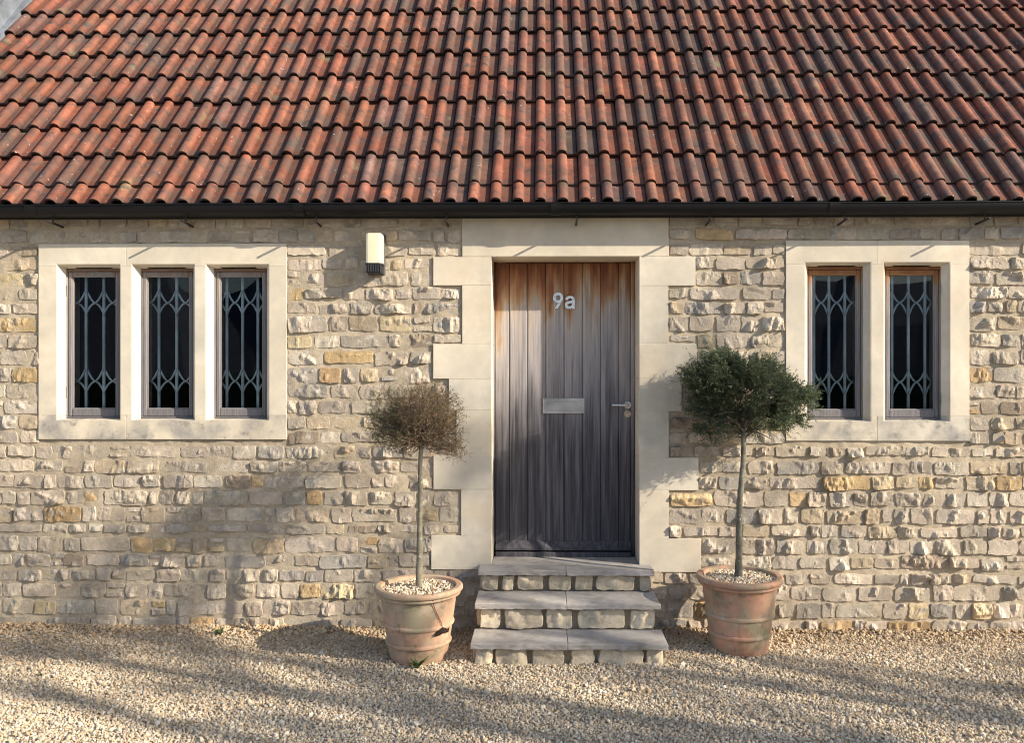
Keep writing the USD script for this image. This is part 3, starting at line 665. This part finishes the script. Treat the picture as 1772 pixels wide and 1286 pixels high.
RS = [([(123, 193), (205, 257), (267, 377), (393, 490), (500, 577), (588, 750), (762, 812)], yt, zmid + 0.004, ztop - TK - 0.004),
      ([(115, 203), (216, 375), (382, 493), (513, 710), (722, 826)], ym, zbot + 0.004, zmid - TK - 0.004),
      ([(95, 170), (178, 312), (328, 462), (485, 583), (598, 785), (788, 860)], yb_, -0.03, zbot - TK - 0.003)]
for L, y0, z0_, z1_ in RS:
    for a, b in L:
        xa, xb = X(780 + a / 2.339, y0 + NOSE), X(780 + b / 2.339, y0 + NOSE)
        vv, ff = plane_rock(xb - xa - 0.004, z1_ - z0_, rng.uniform(0.016, 0.026), rng, 0.012, 0.05, 3.5)
        vv += [(xa + xb) / 2, y0 + NOSE + 0.018, (z0_ + z1_) / 2]
        t = np.array([0.57, 0.485, 0.36]) * rng.uniform(0.9, 1.1)
        emit('riser_stone', [(vv, ff, normals_of(vv, ff), t)], 'rubble', steps)
# stones on the flanks of the steps
for sx, uu in ((-1, (832, 827, 820)), (1, (1130, 1134, 1148))):
    for u, y0, z0_, z1_ in zip(uu, (yt, ym, yb_), (zmid, zbot, -0.03), (ztop - TK, zmid - TK, zbot - TK)):
        yy = y0 + NOSE + 0.03
        while yy < -0.06:
            l = min(rng.uniform(0.13, 0.24), -yy - 0.0)
            vv, ff = plane_rock(l - 0.012, z1_ - z0_ - 0.012, 0.012, rng, 0.016, 0.03, 4)
            q = np.stack([X(u, y0) + sx * (-vv[:, 1] - 0.004), yy + l / 2 - sx * -vv[:, 0] * 1.0, vv[:, 2] + (z0_ + z1_) / 2], -1)
            emit('flank_stone', [(q, ff if sx > 0 else ff, normals_of(q, ff), np.array([0.46, 0.39, 0.29]) * rng.uniform(0.9, 1.1))], 'rubble', steps)
            yy += l

# ---------------------------------------------------------------- pots
def pot(label, cx, cy, zg, hgt, seed):
    r = np.random.default_rng(seed)
    t = thing('terracotta_pot', label, 'plant pot', None, (cx, cy, zg))
    RB, RT = 0.172, 0.262
    rad = lambda s: RB + (RT - 0.02 - RB) * (s ** 0.85)
    prof = [(0.0, 0.0), (RB - 0.006, 0.0), (RB, 0.006)] + [(rad(s), s * hgt) for s in np.linspace(0.06, 0.86, 18)]
    inner_ = [(RT - 0.028, hgt - 0.002), (RT - 0.03, hgt - 0.036), (0.0, hgt - 0.038)]
    prof += [(RT - 0.02, hgt * 0.875), (RT - 0.012, hgt * 0.885)] + inner_
    tint = np.array([0.47, 0.29, 0.19]) if seed == 1 else np.array([0.43, 0.235, 0.155])
    def wobble(m):
        v = m.vertices; a = np.arctan2(v[:, 1], v[:, 0]); k = 1 + 0.006 * np.sin(2 * a + seed) + 0.004 * np.sin(3 * a); m.vertices = np.c_[v[:, 0] * k, v[:, 1] * k, v[:, 2]]; return m
    b = emit('body', [piece(wobble(lathe(prof, 56)), 50, tint)], 'terracotta', t)
    ring = lambda r0, z0, rr, zz: [(r0 + rr * math.cos(a), z0 + zz * math.sin(a)) for a in np.linspace(-np.pi / 2, np.pi / 2, 7)]
    rim = [(RT - 0.03, hgt * 0.885)] + [(RT - 0.012 + 0.010 * math.cos(a), hgt * 0.90 + 0.010 * math.sin(a)) for a in np.linspace(-np.pi / 2, 0.9, 5)]
    rim += [(RT - 0.006, hgt * 0.932)] + [(RT - 0.004 + 0.017 * math.cos(a), hgt * 0.965 + 0.019 * math.sin(a)) for a in np.linspace(-np.pi / 2, np.pi / 2, 9)] + [(RT - 0.028, hgt * 0.999), (RT - 0.033, hgt * 0.95)]
    emit('rim', [piece(wobble(lathe(rim, 56)), 50, tint * 0.98)], 'terracotta', t)
    for s in (0.245, 0.50):
        emit('band', [piece(wobble(lathe([(rad(s - .02) - 0.004, (s - 0.03) * hgt)] + ring(rad(s), s * hgt, 0.011, 0.014) + [(rad(s + .02) - 0.004, (s + 0.03) * hgt)], 56)), 60, tint * 1.02)], 'terracotta', t)
    peb = []
    for k in range(900):
        a, q = r.uniform(0, 2 * np.pi), math.sqrt(r.uniform(0, 1)) * (RT - 0.036)
        s = pebble(r) * r.uniform(0.006, 0.012)
        peb.append((s + [q * math.cos(a), q * math.sin(a), hgt - 0.034 + r.uniform(0, 0.014) + 0.014 * (1 - q / RT)], ICO_F, None, gravel_tint(r, 1)[0]))
    emit('pebble_mulch', peb, 'gravel_look', t, kind='stuff')
    return t
ICO = trimesh.creation.icosahedron(); ICO_V, ICO_F = np.array(ICO.vertices), np.array(ICO.faces)
def pebble(r):
    v = ICO_V * (1 + r.uniform(-0.28, 0.28, (12, 1))); v = v * [1, r.uniform(0.6, 1), r.uniform(0.45, 0.85)]
    q = trimesh.transformations.random_rotation_matrix(r.uniform(0, 1, 3))[:3, :3]; return v @ q.T
GCOL = np.array([[0.56, 0.47, 0.35], [0.62, 0.55, 0.44], [0.50, 0.39, 0.26], [0.47, 0.43, 0.37], [0.70, 0.65, 0.56], [0.36, 0.29, 0.21], [0.53, 0.42, 0.30]])
GW = np.array([0.27, 0.2, 0.14, 0.13, 0.09, 0.07, 0.10])
def gravel_tint(r, n): return np.array([1.04, 1.0, 0.94]) * GCOL[r.choice(7, size=n, p=GW)] * r.uniform(0.8, 1.12, (n, 1))
PL, PR = (X(724.5, -0.57), -0.57), (X(1279.5, -0.38), -0.38)
pot('algae-stained terracotta pot left of the steps with a cord over its rim', PL[0], PL[1], 0.0, 0.452, 1)
pot('clean pink terracotta pot with streaked side right of the steps', PR[0], PR[1], 0.0, 0.478, 2)

# ---------------------------------------------------------------- topiary trees
def spray_batch(P, Dn, Ln, cols, r, needles=12, nl=0.022, nw=0.004, spread=0.9, curve=0.25):
    """feathery sprays: each a stem with needles along it, as thin diamonds. P, Dn (n,3), Ln (n,)."""
    n = len(P); s = np.linspace(0.05, 1, needles)
    side = np.cross(Dn, r.normal(size=(n, 3))); side /= np.linalg.norm(side, axis=1, keepdims=True)
    base = P[:, None] + Dn[:, None] * (Ln[:, None] * s)[..., None] + side[:, None] * (curve * Ln[:, None] * s ** 2)[..., None]
    rd = r.normal(size=(n, needles, 3)) * spread + Dn[:, None] * 1.0
    rd /= np.linalg.norm(rd, axis=-1, keepdims=True)
    l = nl * r.uniform(0.6, 1.3, (n, needles, 1))
    w = np.cross(rd, r.normal(size=rd.shape)); w /= np.linalg.norm(w, axis=-1, keepdims=True)
    a, b = base, base + rd * l
    m1, m2 = base + rd * l * 0.45 + w * nw / 2, base + rd * l * 0.45 - w * nw / 2
    v = np.stack([a, m1, b, m2], 2).reshape(-1, 3)
    k = np.arange(n * needles) * 4
    f = np.vstack([np.stack([k, k + 1, k + 2], 1), np.stack([k, k + 2, k + 3], 1)])
    t = np.repeat(np.repeat(cols[:, None], needles, 1) * r.uniform(0.75, 1.25, (n, needles, 1)), 4, 1).reshape(-1, 3)
    return v, f, None, t
def in_lobes(lobes, n, yc, r, yr):
    """points in the crown's lobes, given as (u, v, ru, rv) on the photograph at depth yc, biased to their outside; and outward directions."""
    w = np.array([l[2] * l[3] for l in lobes], float); w /= w.sum()
    k = r.choice(len(lobes), size=n, p=w)
    d = r.normal(size=(n, 3)); d /= np.linalg.norm(d, axis=1, keepdims=True)
    q = r.uniform(0.15, 1, n) ** 0.45
    sc = (D + yc) / F
    c = np.array([[X(l[0], yc + l[4]), yc + l[4], Z(l[1], l[0], yc + l[4])] for l in lobes])[k]
    rr = np.array([[l[2] * sc * 0.94, min(yr, max(l[2] * sc, 0.08)), l[3] * sc] for l in lobes])[k]
    return c + d * q[:, None] * rr, d, q
def trunk_mesh(pts, radii, r, sides=9):
    k_ = np.linspace(0, len(pts) - 1, len(pts) * 7); pts = np.stack([np.interp(k_, np.arange(len(pts)), np.asarray(pts)[:, j]) for j in range(3)], -1); radii = np.interp(k_, np.arange(len(radii)), radii)
    pts = pts + (np.stack([meshkit.noise(pts * 6, 11), meshkit.noise(pts * 6, 12), 0.5 + 0 * k_], -1) - 0.5) * 0.012
    m = tube(pts, radii, sides); v = m.vertices
    c_ = np.repeat(np.asarray(pts), sides, 0); c_ = np.vstack([c_, v[len(c_):]])
    m.vertices = v + (v - c_) * 0.5 * (meshkit.fbm(v * 60, 2, 3)[:, None] - 0.5)
    return m
# right: dense blue-green clipped conifer
r = np.random.default_rng(21)
yc = -0.25
lobesR = [(1280, 678, 50, 42, 0.0), (1228, 655, 36, 26, -0.03), (1256, 638, 32, 24, 0.02), (1342, 678, 36, 32, 0.0), (1374, 694, 26, 22, -0.02), (1218, 690, 24, 24, 0.02), (1300, 716, 52, 24, 0.0), (1244, 740, 26, 14, -0.03),
          (1330, 648, 22, 14, 0.03), (1199, 660, 20, 9, 0.0), (1345, 722, 34, 18, 0.02), (1290, 660, 34, 24, -0.08), (1396, 690, 18, 9, 0.0), (1200, 645, 14, 6, 0.0), (1252, 620, 14, 10, 0.0), (1232, 716, 18, 10, 0.0), (1360, 655, 14, 8, 0.02), (1378, 722, 16, 8, 0.0)]
treeR = thing('topiary_tree', 'dense blue-green clipped conifer standard on a thin stem in the right pot', 'topiary', None, (PR[0], PR[1], 0.43))
o = (PR[0], PR[1], 0.43)
tz = Z(748, 1285, yc)
tp = np.array([[PR[0] - 0.005, PR[1], 0.40], [PR[0] - 0.003, PR[1], 0.62], [PR[0] + 0.004, PR[1] + 0.02, 0.95], [X(1287, -0.31), -0.31, 1.22], [X(1288, -0.27), -0.27, tz], [X(1292, -0.25), -0.25, tz + 0.22]])
trR = [piece(trunk_mesh(tp, [0.027, 0.022, 0.019, 0.017, 0.016, 0.011], r), True, (0.15, 0.135, 0.10))]
for k in range(26):
    d = np.array([r.normal(), r.normal() * 0.6, r.uniform(-0.1, 1.0)]); d /= np.linalg.norm(d)
    s = tp[4] + [0, 0, r.uniform(-0.04, 0.12)]; L = r.uniform(0.15, 0.32)
    trR.append(piece(tube([s, s + d * L * 0.5 + [0, 0, 0.02], s + d * L], [0.007, 0.005, 0.002], 5), True, (0.13, 0.10, 0.075)))
emit('trunk', trR, 'bark', treeR, offset=o)
C_, _, qc = in_lobes(lobesR, 150, yc, r, 0.18)
kc = r.integers(0, 150, 5600); P = C_[kc] + r.normal(size=(5600, 3)) * np.array([0.034, 0.034, 0.024]); q = np.clip(qc[kc] + r.normal(size=5600) * 0.1, 0, 1)
Dn = P - np.array([X(1290, yc), yc, Z(690, 1290, yc)]); Dn /= np.linalg.norm(Dn, axis=1, keepdims=True)
P[:, 1] = np.minimum(P[:, 1], -0.045 - 0.02 * r.random(len(P)))
Dn = Dn + r.normal(size=Dn.shape) * 0.55 + [0, 0, 0.25]; Dn /= np.linalg.norm(Dn, axis=1, keepdims=True)
pal = np.array([[0.078, 0.098, 0.052], [0.105, 0.128, 0.068], [0.142, 0.160, 0.080], [0.062, 0.084, 0.054]])
cols = pal[r.choice(4, size=len(P), p=[.35, .3, .15, .2])] * (0.75 + 0.4 * q[:, None]) * r.uniform(0.8, 1.25, 150)[kc][:, None]
sp = [spray_batch(P, Dn, r.uniform(0.03, 0.06, len(P)), cols, r, 13, 0.020, 0.0052)]
k = np.nonzero(q > 0.9)[0][:420]                     # wisps that break the outline
sp.append(spray_batch(P[k], Dn[k], r.uniform(0.07, 0.13, len(k)), cols[k], r, 20, 0.017, 0.0046, 0.8, 0.4))
emit('crown', sp, 'foliage', treeR, offset=o)
# left: thin brown half-bare one
r = np.random.default_rng(33)
yl = -0.54
lobesL = [(722, 728, 66, 52, 0.0), (672, 705, 36, 34, 0.0), (740, 692, 44, 32, 0.02), (775, 712, 32, 32, 0.0), (680, 752, 40, 34, -0.02), (772, 752, 34, 30, 0.02), (790, 780, 16, 16, 0.0), (650, 735, 18, 28, 0.0), (725, 700, 50, 36, -0.08)]
treeL = thing('topiary_tree', 'sparse brown half-dead clipped standard on a thin stem in the left pot', 'topiary', None, (PL[0], PL[1], 0.41))
o = (PL[0], PL[1], 0.41)
tzl = Z(778, 728, yl)
tq = np.array([[PL[0] + 0.004, PL[1], 0.38], [PL[0] + 0.004, PL[1], 0.7], [PL[0] + 0.010, PL[1] + 0.01, 1.0], [X(728, yl), yl, tzl], [X(729, yl), yl, tzl + 0.2]])
trL = [piece(trunk_mesh(tq, [0.022, 0.018, 0.015, 0.014, 0.009], r), True, (0.19, 0.165, 0.12))]
emit('trunk', trL, 'bark', treeL, offset=o)
tw_ = []
centre = tq[3] + [0, 0, 0.03]
P, Dn, q = in_lobes(lobesL, 1500, yl, r, 0.24)
for i in range(900):                                   # fine bent twigs
    e = P[i]; s = centre + (e - centre) * r.uniform(0.15, 0.7) + r.normal(size=3) * 0.02
    if i < 60: s = centre + [0, 0, r.uniform(-0.02, 0.12)]
    m1 = (s + e) / 2 + r.normal(size=3) * 0.025
    e2 = e + r.normal(size=3) * 0.02
    rad = 0.0045 if i < 60 else r.uniform(0.0013, 0.0024)
    tw_.append(piece(tube([s, m1, e, e2], [rad, rad * 0.8, rad * 0.55, rad * 0.35], 4, False), True, np.array([0.19, 0.135, 0.095]) * r.uniform(0.6, 1.4)))
emit('twigs', tw_, 'bark', treeL, offset=o)
P, Dn, q = in_lobes(lobesL, 2100, yl, r, 0.24)
Dn = Dn + r.normal(size=Dn.shape) * 0.8; Dn /= np.linalg.norm(Dn, axis=1, keepdims=True)
pal = np.array([[0.19, 0.135, 0.075], [0.13, 0.115, 0.06], [0.26, 0.165, 0.09], [0.10, 0.105, 0.055]])
green = (P[:, 0] < X(700, yl))
cols = np.where(green[:, None] & (r.random(len(P)) < 0.75)[:, None], np.array([[0.115, 0.125, 0.055]]), pal[r.choice(4, size=len(P), p=[.35, .25, .25, .15])])
emit('crown', [spray_batch(P, Dn, r.uniform(0.03, 0.06, len(P)), cols, r, 10, 0.017, 0.0030, 1.1)], 'dry_leaf', treeL, offset=o)

# cord and dry leaf on the left pot
def on_pot(u, v, lift=0.004):                         # the point of the left pot's front that is seen there
    rr = ray(u, v); best = None
    for t_ in np.linspace(4.4, 5.4, 1500):
        p = CAM + rr * t_; s = np.clip(p[2] / 0.452, 0, 1); R = 0.172 + (0.242 - 0.172) * s ** 0.85 + lift + (0.02 if s > 0.88 else 0)
        if math.hypot(p[0] - PL[0], p[1] - PL[1]) < R: return p
    return CAM + rr * 4.85
cord = thing('red_cord', 'thin dark red cord hanging over the left pot rim to a dark dried leaf', 'cord', None, on_pot(766, 1085))
o = on_pot(766, 1085)
cp_ = [on_pot(u, v, 0.015 if v < 1035 else 0.006) for u, v in ((748, 1012), (749.5, 1022), (749.5, 1038), (751, 1050), (757, 1065), (763, 1076), (766, 1088))]
emit('string', [piece(tube(cp_, 0.0022, 6), True, (0.20, 0.035, 0.03))], 'painted_metal', cord, offset=o)
lf = [on_pot(u, v, 0.016) for u, v in ((751, 1102), (758, 1093), (766, 1086), (774, 1089), (778, 1086), (776, 1095), (768, 1096), (760, 1101))]
lfv = np.array(lf + [np.mean(lf, 0) + [0, -0.012, 0]]); lff = np.array([[i, (i + 1) % 8, 8] for i in range(8)])
back = lfv.copy(); back[:, 1] += 0.003
emit('leaf', [(np.vstack([lfv, back]), np.vstack([lff, lff[:, ::-1] + 9]), None, (0.03, 0.018, 0.014))], 'dry_leaf', cord, offset=o)

# ---------------------------------------------------------------- ground and gravel
def ground_z(x, y):
    p = np.stack([x, y, 0 * x], -1)
    return 0.030 * (meshkit.fbm(p * 1.1, 2, 8) - 0.5) + 0.018 * np.exp(np.minimum(y, 0) / 0.10) - 0.004
gs = [-150, -60, -25, -12, -7] + list(np.linspace(-5.2, 5.2, 120)) + [7, 12, 25, 60, 150]
gyy = [-150, -60, -25, -12, -8] + list(np.linspace(-6.5, 0.02, 90)) + [0.4, 9, 30, 80, 150]
gx, gy = np.meshgrid(gs, gyy); near = (np.abs(gx) < 5.3) & (gy > -6.6) & (gy < 0.1)
gv = np.stack([gx, gy, np.where(near, ground_z(gx, gy), -0.01)], -1).reshape(-1, 3)
n = len(gs); i = (np.arange(len(gyy) - 1)[:, None] * n + np.arange(n - 1)).ravel()
gf = np.vstack([np.stack([i, i + 1, i + n + 1], 1), np.stack([i, i + n + 1, i + n], 1)])
mat('ground_look', {'pos': ('geometry', {}), 'v': ('voronoi_texture', {'scale': 75.0}), 'n': ('noise_texture', {'scale': 0.9, 'detail': 3.0}),
                    'ramp': ('rgb_ramp', {'ramp': [(0.0, (0.22, 0.17, 0.12)), (0.35, (0.40, 0.33, 0.24)), (0.7, (0.50, 0.43, 0.33)), (1.0, (0.60, 0.54, 0.44))]}),
                    'sep': ('separate_color', {}), 'r': ('map_range', {'from_min': 0.3, 'from_max': 0.7, 'to_min': 0.8, 'to_max': 1.1}), 'mul': ('vector_math', {'math_type': 'scale'}),
                    'b': ('bump', {'strength': 1.0, 'distance': 0.008, 'invert': True}), 'p': ('principled_bsdf', {'roughness': 0.95, 'specular_ior_level': 0.2})},
    [('pos.position', 'v.vector'), ('pos.position', 'n.vector'), ('v.color', 'sep.color'), ('sep.r', 'ramp.fac'), ('n.fac', 'r.value'), ('ramp.color', 'mul.vector1'), ('r.result', 'mul.scale'),
     ('mul.vector', 'p.base_color'), ('v.distance', 'b.height'), ('b.normal', 'p.normal')])
g = emit('ground', [(gv, gf, None, (0.4, 0.33, 0.24))], 'ground_look'); tag(g, 'pale gravel forecourt', 'ground', kind='structure')
r = np.random.default_rng(5)
VAR = np.stack([pebble(r) for _ in range(60)])
def scatter_gravel(n_try, region, size, lift, seed, dark=1.0):
    r = np.random.default_rng(seed)
    x, y = region(r, n_try)
    ok = np.ones(len(x), bool)
    ok &= ~((x > STEPX[0] + 0.03) & (x < STEPX[1] - 0.03) & (y > yb_ + NOSE + 0.02))
    for cx, cy in (PL, PR): ok &= np.hypot(x - cx, y - cy) > 0.165
    x, y = x[ok], y[ok]; n = len(x)
    s = r.uniform(*size, n) * r.uniform(0.8, 1.2, n)
    v = VAR[r.integers(0, 60, n)] * s[:, None, None]
    a = r.uniform(0, 2 * np.pi, n); ca, sa = np.cos(a)[:, None], np.sin(a)[:, None]
    v = np.stack([v[..., 0] * ca - v[..., 1] * sa, v[..., 0] * sa + v[..., 1] * ca, v[..., 2]], -1)
    v += np.stack([x, y, ground_z(x, y) + lift * s + r.uniform(0, 0.005, n)], -1)[:, None]
    f = (ICO_F[None] + (np.arange(n) * 12)[:, None, None]).reshape(-1, 3)
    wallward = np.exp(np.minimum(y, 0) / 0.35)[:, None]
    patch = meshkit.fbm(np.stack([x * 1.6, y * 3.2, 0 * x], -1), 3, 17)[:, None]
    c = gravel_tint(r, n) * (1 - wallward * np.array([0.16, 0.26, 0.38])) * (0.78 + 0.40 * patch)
    return v.reshape(-1, 3), f, None, np.repeat(c * dark, 12, 0)
def view_region(r, n):
    y = -2.05 * r.random(n); hw = 3.95 + 0.62 * y
    return r.uniform(-1, 1, n) * hw - 0.12, y + 0.01
def wall_foot(r, n):
    return r.uniform(-4.2, 4.0, n), -np.abs(r.normal(0, 0.10, n)) + 0.01
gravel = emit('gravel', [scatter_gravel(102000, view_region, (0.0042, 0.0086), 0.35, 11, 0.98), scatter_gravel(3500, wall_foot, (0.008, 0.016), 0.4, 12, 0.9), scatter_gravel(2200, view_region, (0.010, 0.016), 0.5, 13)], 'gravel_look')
tag(gravel, 'loose pale limestone gravel covering the forecourt in front of the cottage', 'gravel', kind='stuff')
# dry leaf scraps along the wall foot
r = np.random.default_rng(40); lv = []
for k in range(420):
    x = r.uniform(-3.8, 3.6); y = -abs(r.normal(0, 0.10 if k % 3 else 0.45)) - 0.02
    if STEPX[0] - 0.05 < x < STEPX[1] + 0.05 and y > yb_ - 0.05: continue
    L = r.uniform(0.010, 0.024); a = r.uniform(0, 6.28); dv = np.array([math.cos(a), math.sin(a), r.normal(0, 0.2)]); sv = np.array([-dv[1], dv[0], r.normal(0, 0.3)])
    c = np.array([x, y, float(ground_z(np.array(x), np.array(y))) + 0.014])
    lv.append((np.array([c - dv * L, c + sv * L * 0.4 + [0, 0, .003], c + dv * L, c - sv * L * 0.4]), np.array([[0, 1, 2], [0, 2, 3]]), None, np.array([0.14, 0.085, 0.05]) * r.uniform(0.6, 1.5)))
tag(emit('leaf_litter', lv, 'dry_leaf'), 'small brown leaf scraps scattered over the gravel along the wall', 'leaf litter', kind='stuff')
# weeds
def weed(u, v, n, L, label, seed, sp=1.0):
    r = np.random.default_rng(seed); p = gp(u, v); p[2] = float(ground_z(np.array(p[0]), np.array(p[1])))
    t = thing('weed', label, 'weed', None, p); bl = []
    for k in range(n):
        a = r.uniform(0, 6.28); l = L * r.uniform(0.6, 1.1); o_ = np.array([math.cos(a), math.sin(a), 0]); s_ = np.array([-o_[1], o_[0], 0]); ln = r.uniform(0.4, 1.0) * sp
        w = l * 0.13
        q = [np.array([0, 0, 0.005]), o_ * l * 0.4 * ln + [0, 0, l * 0.5], o_ * l * ln + [0, 0, l * r.uniform(0.45, 0.9)]]
        bl.append((np.array([q[0] - s_ * w * .4, q[0] + s_ * w * .4, q[1] + s_ * w, q[1] - s_ * w, q[2]]), np.array([[0, 1, 2], [0, 2, 3], [3, 2, 4]]), None, np.array([0.07, 0.12, 0.035]) * r.uniform(0.7, 1.3)))
    emit('leaves', bl, 'foliage', t)
weed(722, 1160, 26, 0.085, 'small green weed growing in the gravel before the left pot', 1)
weed(381, 1101, 22, 0.06, 'tiny green weed at the foot of the wall left of the left pot', 2)
weed(72, 1168, 9, 0.035, 'flat yellow-green weed in the gravel below the three-light window', 3, 1.4)

# ---------------------------------------------------------------- beyond the frame: the trees that cast the striped shade, a hill behind the viewer
def bare_tree(x, y, h, rad, label, seed):
    r = np.random.default_rng(seed); t = thing('bare_tree', label, 'tree', 'bare winter trees outside the frame on the right', (x, y, -0.05)); br = []
    zs = np.linspace(0, h, 14); wob = np.cumsum(r.normal(0, 0.035, (14, 2)), 0); wob[0] = 0
    pts = np.c_[wob, zs]
    emit('trunk', [piece(tube(pts, rad * (1 - 0.72 * zs / h), 9), True, np.array([0.12, 0.10, 0.08]))], 'bark', t)
    for k in range(28):
        i = r.integers(4, 14) if k < 14 else r.integers(9, 14); i = min(i, 13); p = pts[i]; a = r.uniform(0, 6.28); L = r.uniform(0.5, 1.3) * (1.1 - 0.5 * zs[i] / h)
        d = np.array([math.cos(a) * 0.7, math.sin(a) * 0.7, 0.9]); q = [p, p + d * L * 0.5, p + d * L + [0, 0, 0.15 * L]]
        br.append(piece(tube(q, [rad * 0.28, rad * 0.18, 0.008], 5, False), True, np.array([0.12, 0.10, 0.08])))
        for j in range(6):
            s_ = q[1] + (q[2] - q[1]) * r.uniform(-0.6, 1); d2 = d * 0.5 + r.normal(size=3) * 0.45; L2 = L * r.uniform(0.3, 0.6)
            br.append(piece(tube([s_, s_ + d2 * L2, s_ + d2 * L2 * 1.8 + [0, 0, 0.1]], [0.012, 0.008, 0.004], 4, False), True, np.array([0.12, 0.10, 0.08])))
    emit('crown', br, 'bark', t)
def tree_for(y_at_0, xt): return xt, y_at_0 - xt / 2.5
for k, (y0_, xt, h, rad, sd) in enumerate(((-0.46, 12.5, 7.5, 0.11, 3), (-1.36, 14.5, 9.3, 0.18, 4), (-1.62, 11.5, 8.0, 0.13, 5), (-1.98, 13.0, 9.0, 0.20, 6), (-2.40, 12.0, 8.5, 0.15, 8), (-0.17, 16.0, 9.0, 0.10, 9))):
    tx, ty = tree_for(y0_, xt)
    bare_tree(tx, ty, h, rad, 'bare winter tree out of frame on the right, casting striped shade on the gravel', sd)
hv, hf = [], []
na = 144
for i in range(na + 1):
    a = math.pi + math.pi * i / na
    e = 9.0 + 7 * float(meshkit.fbm(np.array([i * 0.15, 3.0, 0.0]), 4, 2)) + 2.0 * float(meshkit.noise(np.array([i * 1.7, 1.0, 0.0]), 4))
    for rr_, zz_ in ((45, -0.5), (60, e * 0.45), (95, e), (140, e * 0.9)): hv.append((rr_ * math.cos(a), rr_ * math.sin(a), zz_))
for i in range(na):
    for k in range(3): a = i * 4 + k; hf += [[a, a + 1, a + 5], [a, a + 5, a + 4]]
hill = emit('hill', [(np.array(hv), np.array(hf), None, (0.075, 0.088, 0.125))], 'bark'); tag(hill, 'wooded hillside behind the viewer', 'hill', kind='structure')
r = np.random.default_rng(61); hd = thing('hedge', 'dark clipped hedge across the forecourt, behind the viewer', 'hedge', None, (0, -13, 0))
hm = trimesh.creation.box(extents=(34, 1.1, 1.7)).subdivide_to_size(0.35); v = hm.vertices + [0, 0, 0.83]
v = v + (meshkit.fbm(v * 2.2, 3, 6)[:, None] - 0.5) * [0.1, 0.7, 0.45]
emit('foliage_mass', [(v, np.array(hm.faces), None, (0.030, 0.042, 0.022))], 'bark', hd)
